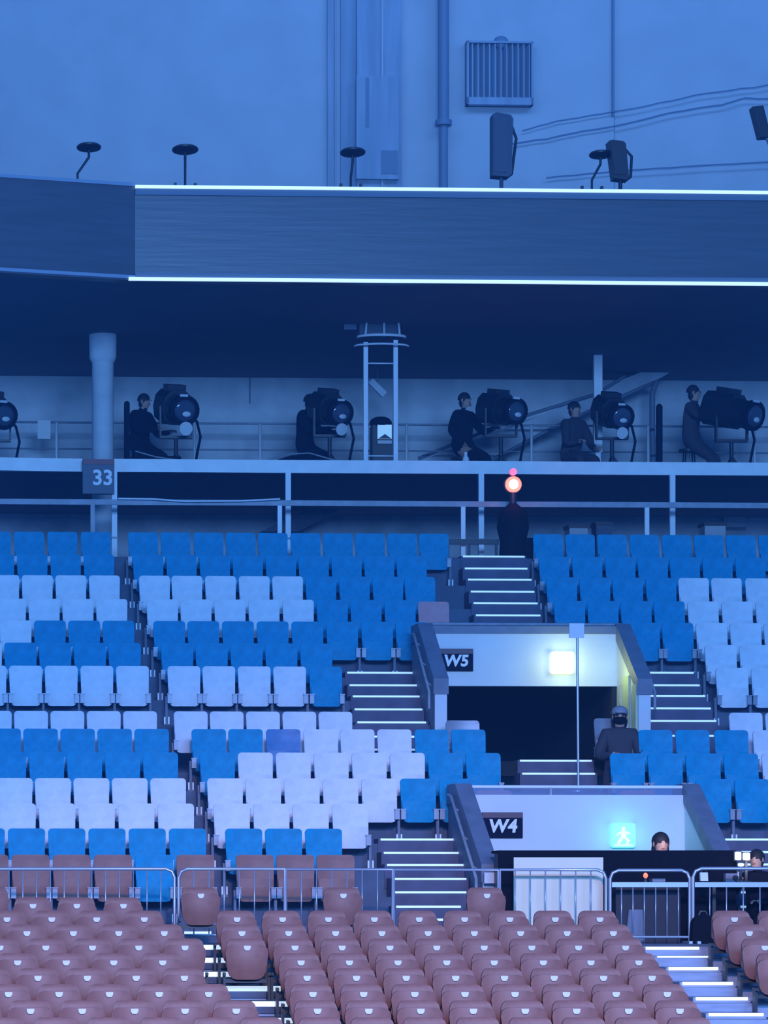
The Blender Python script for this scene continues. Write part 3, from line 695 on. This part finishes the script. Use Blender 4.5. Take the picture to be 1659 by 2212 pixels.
# draped equipment hump between the second operator and rail
t = thing('draped_equipment','low black cloth-draped equipment hump in front of second spotlight','covered equipment',W(U(650,55.6),55.6,PZ),TH)
hm_ = MB()
n=24
prof=[(-.92,.18),(-.6,.24),(-.2,.36),(.1,.38),(.35,.33),(.6,.24),(.85,.16)]
pts=[(x,z) for x,z in prof]
hm_.prism([(-.95,0)]+pts+[(.9,0)],'y',-.3,.3).build('drape',M['black'],t)
MB().tube([(-.9,-.31,.2),(-.2,-.31,.385),(.1,-.31,.40),(.6,-.31,.26),(.88,-.31,.17)],.012,6).build('drape_seam',M['rail'],t)
t = thing('draped_equipment','black cloth-covered case in front of the first spotlight operator','covered equipment',W(U(340,55.6),55.6,PZ),TH)
MB().prism([(-.38,0),(-.40,.46),(-.1,.36),(.36,.34),(.42,0)],'y',-.25,.25).build('drape',M['black'],t)
MB().tube([(-.38,-.26,.42),(-.05,-.26,.33),(.38,-.26,.27)],.012,6).build('drape_seam',M['rail'],t)
for px,lab,yt in [(274,'thin dark upright board left of the first operator',866),(1424,'narrow dark upright case near the newel post',872)]:
    v=56.2; t = thing('upright_case',lab,'case',W(U(px,v),v,PZ),TH)
    MB().box(-.045,.045,-.05,.05,0,Z(yt,v,px)-PZ-.04).ball((0,0,Z(yt,v,px)-PZ-.04),.045,.05,.04).build('case_body',M['black'],t)
    MB().box(-.06,.06,-.07,.07,0,.03).build('foot',M['blackg'],t)
t = thing('bottle','small pale bottle standing on the platform beside third operator','bottle',W(U(1006,55),55,PZ),TH)
MB().tube([(0,0,0),(0,0,.29),(0,0,.33),(0,0,.36)],[.055,.055,.03,.025],12).build('bottle_body',M['post'],t)
MB().tube([(0,0,.36),(0,0,.39)],.028,12).build('bottle_cap',M['cap'],t)
t = thing('bench','low dark bench frame between the fourth and fifth operators','bench',W(U(1455,56.4),56.4,PZ),TH)
MB().box(-.35,.35,-.15,.15,.30,.35).build('bench_top',M['blackg'],t)
for x in (-.32,.32):
    MB().box(x-.02,x+.02,-.13,.13,0,.30).build('leg',M['blackg'],t)

# red lamp stand at the top of the stairs
v = 52.9
t = thing('lamp_stand','black draped stand with two glowing red lamps at head of top stairs','lamp stand',W(U(1108,v),v,zc),TH)
q = lambda y: Z(y,v,1108)-zc
MB().tube([(0,0,.0),(0,0,q(1170)),(.0,0,q(1140)),(0,0,q(1110)),(0,0,q(1098)),(0,0,q(1088))],[.22,.20,.25,.22,.15,.06],20).build('black_cover', M['black'], t)
MB().box(.12,.3,-.1,.1,0,q(1163)).build('side_case', M['black'], t)
MB().tube([(0,0,q(1095)),(0,0,q(1062))],[.06,.05],12).build('neck', M['blackg'], t)
MB().tube([(0,-.02,q(1047)),(0,.08,q(1047))],.14,20).build('lamp_housing', M['blackg'], t)
rl = MB().tube([(0,-.05,q(1047)),(0,-.015,q(1047))],.125,24); rl = rl.build('red_lens', M['red'], t)
MB().tube([(0,-.062,q(1047)),(0,-.05,q(1047))],.075,20).build('lamp_core', M['redc'], rl)
MB().tube([(0,-.05,q(1020)),(0,.03,q(1020))],.055,16).build('small_red_lamp', M['pink'], t)
MB().box(-.02,.02,-.0,.04,q(1032),q(1026)).build('lamp_link', M['blackg'], t)
def pt(loc, col, e, r=.05):
    l = bpy.data.lights.new('lamp_glow','POINT'); l.energy = e; l.color = col; l.shadow_soft_size = r
    o = bpy.data.objects.new('lamp_glow', l); COL.objects.link(o); o.location = loc
pt(W(U(1108,v),v-.25,Z(1047,v,1108)), (1,.12,.12), 4)

# ================================================================== SIGNS
def wsign(txt, pxa, pxb, ya, yb, v):
    pc = (pxa+pxb)/2; wv = (pxb-pxa)*tdist(pc,v)/F; zt, zb_ = Z(ya,v,pc), Z(yb,v,pc)
    t = thing('portal_sign', 'dark %s sign with pale letters on the white portal wall' % txt, 'sign', W(U(pc,v), v, zb_), TH)
    h = zt-zb_
    MB().box(-wv/2,wv/2,-.05,0,0,h).build('sign_board', M['sign'], t)
    MB().box(-wv/2,wv/2,-.058,-.045,h-.07,h).build('top_band', M['signtop'], t)
    text(txt, h*.70, M['letter'], t, (.0,-.056,h*.44), bold=.008, shear=.12, space=1.05)
wsign('W5', 946, 1021, 1402, 1450, VB5)
wsign('W4', 1040, 1128, 1755, 1810, VB4)
def exit_sign(pxa,pxb,ya,yb,v,m,fig,label,col,e):
    pc=(pxa+pxb)/2; wv=(pxb-pxa)*tdist(pc,v)/F; zb_=Z(yb,v,pc); h=Z(ya,v,pc)-zb_
    t = thing('exit_sign', label, 'exit sign', W(U(pc,v),v,zb_), TH)
    bx = MB(); bx.panel(wv,wv,0,h,.03,.03,.07,lambda x,z:-.10); bx.build('lamp_box', m, t)
    MB().box(-wv*.3,wv*.3,-.035,0,h*.2,h*.8).build('wall_mount', M['coping'], t)
    if fig:
        f = MB(); y0,y1=-.108,-.10; s=h/.3
        def P(pts): f.prism([(x*s,(z)*s) for x,z in pts],'y',y0,y1)
        P([(-.115,.02),(.115,.02),(.115,.035),(-.115,.035)])
        f.tube([(-.0*s,y0,.235*s),(-.0*s,y1,.235*s)],.024*s,12)
        P([(-.03,.12),(.03,.12),(.035,.205),(-.025,.205)])
        P([(-.03,.13),(.0,.12),(-.05,.045),(-.085,.05)]); P([(.03,.13),(0,.12),(.045,.085),(.03,.045),(.055,.04),(.08,.09)])
        P([(-.03,.2),(-.03,.18),(-.085,.145),(-.09,.165)]); P([(.03,.2),(.03,.18),(.08,.16),(.085,.18)])
        f.build('running_figure', M['exitf'], t)
    pt(W(U(pc,v),v-.35,zb_+h/2), col, e, .12)
exit_sign(1188,1237,1409,1456,VB5,M['exity'],False,'glowing yellow-white exit lamp on the wall right of W5',(.85,1,.35),7)
exit_sign(1317,1369,1779,1831,VB4,M['exitc'],True,'glowing cyan exit sign with pale figure on wall right of W4',(.15,.9,1),3.5)
# green-lit stripes of the right W5 wall, light put into the strip colour
u0 = W5R-.17
struct('wall_lit_stripe', MB().box(u0-.03,u0+.001,47.0,47.25,P5F,P5F+1.1).box(u0-.03,u0+.001,47.45,47.85,P5F,P5F+1.25), M['yellow'])
struct('trim_13', MB().box(u0-.035,u0+.001,47.9,48.0,P5F,P5F+1.15).box(u0-.035,u0+.001,47.3,47.36,P5F,P5F+1.0), M['lwall'])
pt(W(u0-.35,47.6,P5F+1.35), (.85,1,.3), 5, .05)

# pole with notice
v = 45.55
t = thing('notice_stand','slim grey pole with a square white notice in front of W5','notice stand',W(U(1247,v),v,RZ['I']),TH)
h = Z(1378,v,1247)-RZ['I']
MB().tube([(0.015,0,0),(0,0,h)],.017,8).build('pole', M['galv'], t)
MB().box(-.11,.09,-.012,.012,h,h+.195).build('notice', M['paper'], t)
MB().tube([(0,0,0),(0,0,.03)],.14,20).build('base', M['galv'], t)

# ================================================================== SEATS
def shell_y(x, z, zb, base, rec, conc, w):
    return base + rec*(z-zb) - conc*(x/(w/2))**2
def make_seat(mk):
    r = thing('stadium_seat', 'seat', 'seat', (0,0,0), TH)
    m = M[mk]
    MB().panel(.44,.465,.36,.85,.05,.05,.03, lambda x,z: shell_y(x,z,.4,-.03,.20,.022,.45)-(.012 if z>.82 else 0)).build('backrest', m, r)
    MB().panel(.40,.44,.28,.56,.05,.03,.035, lambda x,z: -.095+.06*(z-.285)+.02*(x/.2)**2 -.012*math.sin((z-.285)/.315*PI), nx=6).build('seat', m, r)
    for s in (-1,1):
        MB().box(s*.213-.030,s*.213+.030,-.135,-.03,.32,.45).box(s*.213-.036,s*.213+.036,-.145,-.03,.44,.455).build('hinge_bracket', M['metal'], r)
    lg = MB().box(.228,.262,-.05,.02,.03,.42).box(.20,.29,-.08,.06,0,.03).build('leg', M['coping'], r)
    MB().box(.205,.225,-.10,-.075,.03,.13).box(.262,.282,-.10,-.075,.03,.13).build('foot_cap', M['cap'], lg)
    return r
protos = {k: make_seat(k) for k in ('white','blue','dblue','brown','metal','paleb')}
used = {k: False for k in protos}
CN = dict(white='white', blue='blue', dblue='darker blue', brown='terracotta', metal='grey')
def put(mk, u, v, z, label, group):
    if not used[mk]: o = protos[mk]; used[mk] = True
    else: o = copy_tree(protos[mk])
    o.location = W(u, v, z); o['label'] = label; o['group'] = group; return o
def end_leg(o):
    for ch in list(o.children):
        if ch.name.split('.')[0] == 'leg':
            c = copy_tree(ch, o); c.location = (-.495, 0, 0); break
def row_edges(edges): return [((a+b)/2) for a,b in zip(edges[:-1], edges[1:])]
PITCH = .5
# left block: right edge px, pitch px, colours from the aisle leftwards
LEFT = dict(A=(243,72,'bbbbb'),B=(250,72,'bbbbb'),C=(262,72.5,'wwwww'),D=(278,73,'wwwww'),E=(293,74,'bbbwww'),F=(307,75,'bbbbww'),G=(325,77,'wwwwww'),
 H=(342,78.5,'wwwwww'),I=(368,80,'bbbbbb'),J=(388,82,'bbbbbb'),K=(405,83,'wwwwww'),L=(423,85.5,'wwwwww'),M=(449,87,'bbbbbb'),N=(467,89,'nbnnnn'))
MID = dict(A=([275,344,415,486,554,625,695,765,834,904,971],'b'*10), B=([285,356,429,500,571,643,713,785,854,925],'b'*9),
 C=([300,368,440,513,586,657,730,802,874,941],'wwwwwbbbb'), D=([316,386,461,533,608,681,755,827,902],'wwwwwbbb'),
 E=([330,402,477,552,627,702,777,853,926],'b'*8), F=([346,420,495,571,645,722],'b'*5), G=([360,435,511,588,664,744],'wwwwb'),
 H=([374,451,529,608,686,764],'wwwww'), I=([412,491,571,654,733,812,893,973,1052],'bbdwwwbb'),
 J=([429,511,593,675,757,839,922,1003,1086],'bwwwwwbb'), K=([446,527,611,694,778,861,946,1029],'wwwwwbb'),
 L=([458,544,629,714,800],'wwww'), M=([484,570,656,743],'bbb'), N=([507,595,682,769],'nnn'))
RIGHT = dict(A=([1150,1219,1288,1357,1427,1497,1566,1636,1706],'b'*8), B=([1162,1233,1305,1376,1445,1515,1586,1657],'b'*7),
 C=([1178,1250,1321,1392,1465,1533,1607,1680],'bbbbwww'), D=([1195,1267,1339,1410,1483,1556,1630,1703],'bbbbwww'),
 E=([1210,1283,1356,1428,1501,1575,1648,1721],'bbbbwww'), F=([1520,1595,1670,1745],'www'), G=([1544,1620,1697],'ww'),
 H=([1573,1651,1729],'ww'), I=([1377,1456,1537,1624,1704],'bbbw'), J=([1316,1396,1479,1560,1643,1725],'bbbbw'),
 K=([1500,1584,1668,1752],'bbb'))
CM = dict(b='blue', w='white', n='brown', d='dblue')
firsts = []
RN = {k: ORD[i] for i,k in enumerate(rows)}
for k in rows:
    v = RV[k]; z = RZ[k]
    e, p, cs = LEFT[k]
    for i,c in enumerate(cs):
        px = e-p*(i+.5)
        if px < -50: continue
        put(CM[c], U(px,v), v, z, '%s folding seat, %s row from the top, left block, %s seat from the gap' % (CN[CM[c]], RN[k], ORD[i]), '%s folding seats in the left block' % CN[CM[c]])
    es, cs = MID[k]
    for i,c in enumerate(cs):
        o_s = put(CM[c], U((es[i]+es[i+1])/2,v), v, z, '%s folding seat, %s row from the top, middle block, %s from its left end' % (CN[CM[c]], RN[k], ORD[i]), '%s folding seats in the middle block' % CN[CM[c]])
        firsts.append(o_s) if i == 0 else None
    if k in RIGHT:
        es, cs = RIGHT[k]
        for i,c in enumerate(cs):
            px = (es[i]+es[i+1])/2
            if px > 1700 or (k=='E' and px < 1350): continue
            o_s = put(CM[c], U(px,v), v, z, '%s folding seat, %s row from the top, right block, %s from its left end' % (CN[CM[c]], RN[k], ORD[i]), '%s folding seats in the right block' % CN[CM[c]])
            firsts.append(o_s) if i == 0 else None
# loose special seats
put('paleb', U(937,RV['D']), RV['D'], RZ['D']-.02, 'single terracotta seat among blue ones, just above the left end of W5', 'terracotta seats near the portals')
put('paleb', U(1068,43.9), 43.9, RZ['K']-.15, 'terracotta seat top showing through the glass rail, left above W4', 'terracotta seats near the portals')
put('paleb', U(1378,43.9), 43.9, RZ['K']-.15, 'terracotta seat top showing through the glass rail, right above W4', 'terracotta seats near the portals')
put('metal', U(1000,46.4), 46.4, Z(1556,46.4,1000)-.85, 'grey folding seat in front of the dark W5 opening, left end', 'grey seats at the W5 mouth')
put('metal', U(1322,46.1), 46.15, Z(1551,46.1,1322)-.85, 'grey folding seat behind the seated person in the cap', 'grey seats at the W5 mouth')
for o in firsts: end_leg(o)
# brown seats of the lower stand
def make_brown():
    r = thing('arena_seat', 'seat', 'seat', (0,0,0), 0)
    MB().panel(.44,.40,.34,.665,.05,.07,.055, lambda x,z: -.01+.22*(z-.34)-.02*(x/.2)**2-.015*max(0,math.sin((z-.58)/.085*PI) if z>.58 else 0)).build('backrest', M['brown'], r)
    st = MB(); st.panel(.38,.47,.235,.60,.09,.09,.06, lambda x,z: -.13+.05*(x/.22)**2-.03*math.sin((z-.235)/.365*PI)+ .03*(1-(z-.235)/.365), nx=10)
    st = st.build('seat', M['brown'], r)
    MB().prism([(-.037,.592),(.037,.592),(.034,.562),(.018,.542),(-.018,.542),(-.034,.562)],'y',-.158,-.135).build('number_plate', M['plate'], st)
    for s in (-1,1):
        MB().box(s*.235-.012,s*.235+.012,-.10,.04,.0,.30).box(s*.235-.012,s*.235+.012,-.16,.05,.28,.31).build('leg', M['blackg'], r)
    MB().box(-.235,.235,-.02,.03,.20,.24).build('support_beam', M['blackg'], r)
    return r
bp = make_brown(); bused = False
BL = {1:[71,165.4,265.7], 2:[15,111.4,208,310.5], 3:[-41,58,158,255.5,353.4], 4:[0,98.6,199,298.7,398], 5:[38,142.5,244.7,350], 6:[-22,81.7,188,293,396.6], 7:[18.6,127.3,235.6,342.6,449], 8:[-45,65.8,177,289.6,398,508], 9:[6,120,235,350,464,565], 0:[-22]}
BM = {0:[432.5,739,1048], 2:[510,608,706.6,805.5,902,999.6,1097,1194.7,1290.8], 3:[520.6,621,722,821.6,921,1020.5,1120,1220,1319.5], 4:[532,634.6,736,838.8,939.5,1041.5,1144,1244.4,1345.6],
 5:[647.6,751.6,856,961,1063,1168.6,1271,1374], 6:[660.5,766.7,873.7,980,1085,1191.8,1298,1402.5], 7:[673,782,892,1000,1107.5,1218,1325,1435], 8:[683,793,905,1018,1129.4,1240,1352,1462], 9:[692,805,918,1033,1147,1262,1376,1490]}
BR = {2:[1580.3,1679], 3:[1612,1712], 4:[1645.6], 5:[1679]}
for nm, tab in (('left', BL), ('middle', BM), ('right', BR)):
    for r_, xs in tab.items():
        for i, px in enumerate(xs):
            if px < -60: continue
            d = BD[r_]
            o = copy_tree(bp) if bused else bp; bused = True
            o.location = (X(px,d), d-.0, BF[r_])
            o['label'] = 'terracotta arena seat with white tag, %s lower row, %s block, %s from left' % (ORD[r_], nm, ORD[i])
            o['group'] = 'terracotta arena seats in the lower %s block' % nm
# ================================================================== BARRIERS
def barrier(xa, xb, ytop, d, nb, label, mid=None, round_l=True, round_r=True, zb=None, bars=None):
    t = thing('crowd_barrier', label, 'barrier', ((X(xa,d)), d, GZ), 0, 'steel crowd barriers in front of the lower seats')
    w_ = X(xb,d)-X(xa,d); H = ZC-(ytop-HY)*d/F-GZ; b0 = .10 if zb is None else ZC-(zb-HY)*d/F-GZ
    r = .10; pts = [(0,0,.0)]
    if round_l: pts += [(0,0,H-r),(r*.3,0,H-r*.3),(r,0,H)]
    else: pts += [(0,0,H)]
    pts += ([(w_-r,0,H),(w_-r*.3,0,H-r*.3),(w_,0,H-r)] if round_r else [(w_,0,H)]) + [(w_,0,0)]
    MB().tube(pts, .02, 8).build('frame', M['galv'], t)
    MB().tube([(0,0,b0),(w_,0,b0)],.014,8).build('bottom_rail', M['galv'], t)
    top = H
    if mid:
        top = ZC-(mid-HY)*d/F-GZ
        MB().box(.02,w_-.02,-.012,.012,top-.028,top+.028).build('middle_rail', M['galv'], t)
    for k in range(nb):
        x = w_*(k+1)/(nb+1)
        MB().tube([(x,0,b0),(x,0,top)],.008,6).build('bar', M['galv'], t)
    for x in (0.03,w_-.03): MB().box(x-.02,x+.02,-.22,.22,0,.03).build('foot', M['galv'], t)
barrier(-70,377,1877,40.2,14,'long steel crowd barrier at the left edge, round right corner')
barrier(386,615,1877,40.2,6,'steel crowd barrier right of the blue seat in lowest fixed row',round_r=False)
barrier(618,848,1878,40.2,6,'steel crowd barrier in front of the terracotta seats left of steps',round_l=False,round_r=False)
barrier(851,1076,1879,40.2,0,'open steel crowd barrier across the foot of W4 left steps',round_l=False,round_r=False)
barrier(1080,1309,1879,40.2,6,'steel crowd barrier in front of the cream board',round_l=False)
barrier(1318,1490,1880,40.15,6,'narrow steel barrier with a middle rail, in front of black table',mid=1911,zb=2024)
barrier(1497,1750,1876,40.1,6,'steel barrier with middle rail at the right edge',mid=1911,zb=2024)
# ================================================================== W4 MOUTH: table, board, people, screens
d=40.95
t = thing('draped_table','long table covered by black cloth in front of the W4 mouth','table',(X(1075,d),d,GZ),0)
tw = X(1590,d)-X(1075,d); tz = ZC-(1837-HY)*d/F-GZ
MB().box(0,tw,0,.55,tz-.03,tz).build('table_top', M['black'], t)
dr = MB(); nn=60; top=[]; bot=[]
vs=[]; 
for k in range(nn+1):
    x = tw*k/nn; y = -.02+.018*math.sin(k*1.7)+.01*math.sin(k*.9); vs.append((x, -.012, tz)); vs.append((x, y, tz-.25)); vs.append((x, y*1.8, .01))
fs=[]
for k in range(nn):
    for j in range(2): a=k*3+j; fs.append((a,a+3,a+4,a+1))
dr.add(vs,fs,True)
dr.add([(x,y+.006,z) for x,y,z in vs],fs,True).build('drape', M['black'], t)
for x in (.05,tw-.05): MB().box(x-.02,x+.02,.1,.5,0,tz-.03).build('leg', M['blackg'], t)
d=40.55
t = thing('cream_board','cream panel board standing behind the crowd barrier below W4','board',(X(1110,d),d,GZ),0)
MB().box(0,X(1303,d)-X(1110,d),0,.03,.02,ZC-(1852-HY)*d/F-GZ).build('panel', M['cream'], t)
for x in (.1,.95): MB().prism([(.03,.0),(.3,0),(.03,.5)],'x',x-.015,x+.015).build('support_foot', M['post'], t)
# low white marker at W4 left wall foot
tag(MB().box(-.08,.08,-.02,.02,0,.13).build('white_notice', M['paper'], loc=W(U(1060,41.2),41.2,Z(1908,41.2,1060)), rz=TH), 'small white notice on the end of the W4 left wall', 'notice')
sit = dict(pelvis=(0,0,.52), spine=(0,.01,.72), chest=(0,0,.90), neck=(0,-.02,1.06), hb=(0,-.05,1.13), hm=(0,-.06,1.21), ht=(0,-.05,1.28),
  shL=(.17,0,.99), elL=(.25,-.06,.73), wrL=(.12,-.24,.70), paL=(.07,-.27,.71), shR=(-.17,0,.99), elR=(-.25,-.06,.73), wrR=(-.12,-.24,.74), paR=(-.06,-.28,.75),
  hiL=(.09,-.02,.50), knL=(.12,-.42,.50), anL=(.13,-.40,.09), toL=(.13,-.54,.045), hiR=(-.09,-.02,.50), knR=(-.14,-.42,.50), anR=(-.20,-.42,.09), toR=(-.22,-.56,.045))
v=45.75
p = person('person','seated person in grey cap and dark coat at the right of the W5 mouth',W(U(1338,v),v,Z(1530,v,1338)-1.31*1.12), TH-.15, sit, M['ngrey'], capm=M['cap2'], mask=True, bulk=1.35, hairlong=True, scale=1.12)
d=41.25
p = person('person','dark-haired person sitting behind the black table, face lit by a screen',(X(1437,d),d+.35,ZC-(1800-HY)*(d+.35)/F-1.32*1.14), .1, sit, M['black'], hairlong=True, scale=1.14)
l = bpy.data.lights.new('screen_glow','POINT'); l.energy=4.5; l.color=(1,.80,.82); l.shadow_soft_size=.08
o = bpy.data.objects.new('screen_glow',l); COL.objects.link(o); o.location=(X(1440,d)+.02,d-.12,ZC-(1824-HY)*d/F)
d=41.0
p = person('person','person at right edge by the lit screens, hand raised to the controls',(X(1640,d),d+.1,ZC-(1838-HY)*(d)/F-1.31), -.5, dict(sit, elR=(-.26,-.12,.80),wrR=(-.12,-.32,.93),paR=(-.1,-.37,.97)), M['black'])
l = bpy.data.lights.new('screen_glow','POINT'); l.energy=3.0; l.color=(1,.8,.65); l.shadow_soft_size=.08
o = bpy.data.objects.new('screen_glow',l); COL.objects.link(o); o.location=(X(1612,d),d-.35,ZC-(1872-HY)*d/F)
d=40.75
t = thing('equipment_desk','small equipment desk behind the right barrier','desk',(X(1625,d),d,GZ),0)
dz = ZC-(1905-HY)*d/F-GZ
MB().box(-.5,.5,-.1,.2,dz-.04,dz).build('desk_top', M['ngrey'], t)
for x in (-.47,.47): MB().box(x-.02,x+.02,-.08,.18,0,dz-.04).build('leg', M['blackg'], t)
def monitor(px,py,wp,hp,label,dd=40.7):
    t = thing('monitor',label,'monitor',(X(px,dd),dd,GZ+dz),0,'small screens at the right barrier')
    zz = ZC-(py-HY)*dd/F-GZ-dz; hw=wp*dd/F/2; hh=hp*dd/F/2
    MB().panel(hw*2,hw*2,zz-hh,zz+hh,.015,.015,.03,lambda x,z:-.02).build('screen', M['screen'], t)
    MB().box(-hw-.01,hw+.01,.012,.04,zz-hh-.01,zz+hh+.01).build('casing', M['blackg'], t)
    MB().box(-.015,.015,.0,.03,0,zz-hh).box(-.05,.05,-.04,.06,0,.012).build('monitor_stand', M['blackg'], t)
monitor(1594,1849,13,18,'left small lit screen above the right barrier')
monitor(1612,1850,15,16,'right small lit screen above the right barrier',40.72)
monitor(1600,1868,12,7,'dim small screen below the two lit screens',40.6)
t = thing('camera_device','grey camera-like device standing on the equipment desk','camera',(X(1582,40.7),40.7,GZ+dz),0)
MB().box(-.09,.1,-.05,.08,0,.10).build('device_body', M['cap2'], t)
MB().tube([(.02,-.05,.05),(.02,-.11,.05)],.03,12).build('lens', M['blackg'], t)
MB().box(.05,.09,-.06,-.05,.03,.12).build('light_panel', M['paper'], t)
t = thing('white_bag','pale bag hanging behind the right barrier near its left corner','bag',(X(1522,40.12),40.13,ZC-(1903-HY)*40.12/F),0)
MB().prism([(-.045,0),(.045,0),(.04,.1),(-.05,.1)],'y',0,.06).build('bag_body', M['post'], t)
MB().tube([(-.03,.03,.1),(0,.03,.16),(.03,.03,.1)],.006,6).build('strap', M['blackg'], t)
t = thing('control_console','low dark console with a red light behind the narrow barrier','console',(X(1400,40.5),40.5,GZ),0)
cz = ZC-(1905-HY)*40.5/F-GZ
MB().box(-.38,.38,0,.3,0,cz).build('console_body', M['ngrey'], t)
MB().box(.05,.2,-.02,.2,cz,cz+.04).build('keypad', M['cap2'], t)
MB().ball((-.03,.0,cz+.075),.028,.02,.033,10,6).build('red_light', M['red'], t)
MB().box(-.045,-.015,.0,.02,cz,cz+.05).build('light_stem', M['blackg'], t)
MB().prism([(-.28,cz*.0),(-.05,0),(-.08,cz*.55),(-.24,cz*.55)],'y',-.08,-.01).build('side_pouch', M['coping'], t)
t = thing('case','dark upright case on the floor behind the right barrier corner','case',(X(1520,40.0),40.0,GZ-.12),0)
MB().panel(.30,.26,0,.46,.03,.10,.2,lambda x,z:-.05).build('case_body', M['black'], t)
MB().tube([(-.05,.03,.45),(-.03,.03,.50),(.03,.03,.50),(.05,.03,.45)],.01,6).build('handle', M['blackg'], t)

# thin blue-lit haze hanging in the arena air
hz = bpy.data.materials.new('arena_haze'); hz.use_nodes = True; nt = hz.node_tree; nt.nodes.clear()
o_ = nt.nodes.new('ShaderNodeOutputMaterial'); vs_ = nt.nodes.new('ShaderNodeVolumeScatter'); vs_.inputs['Color'].default_value = (.16,.46,1,1); vs_.inputs['Density'].default_value = HAZE
nt.links.new(vs_.outputs[0], o_.inputs['Volume'])
if HAZE > 0:
    h = MB().box(-14, 22, 34, 64.5, GZ-3, 24).build('haze', hz); h['kind'] = 'stuff'; h['label'] = 'thin blue haze filling the arena air'; h['category'] = 'haze'
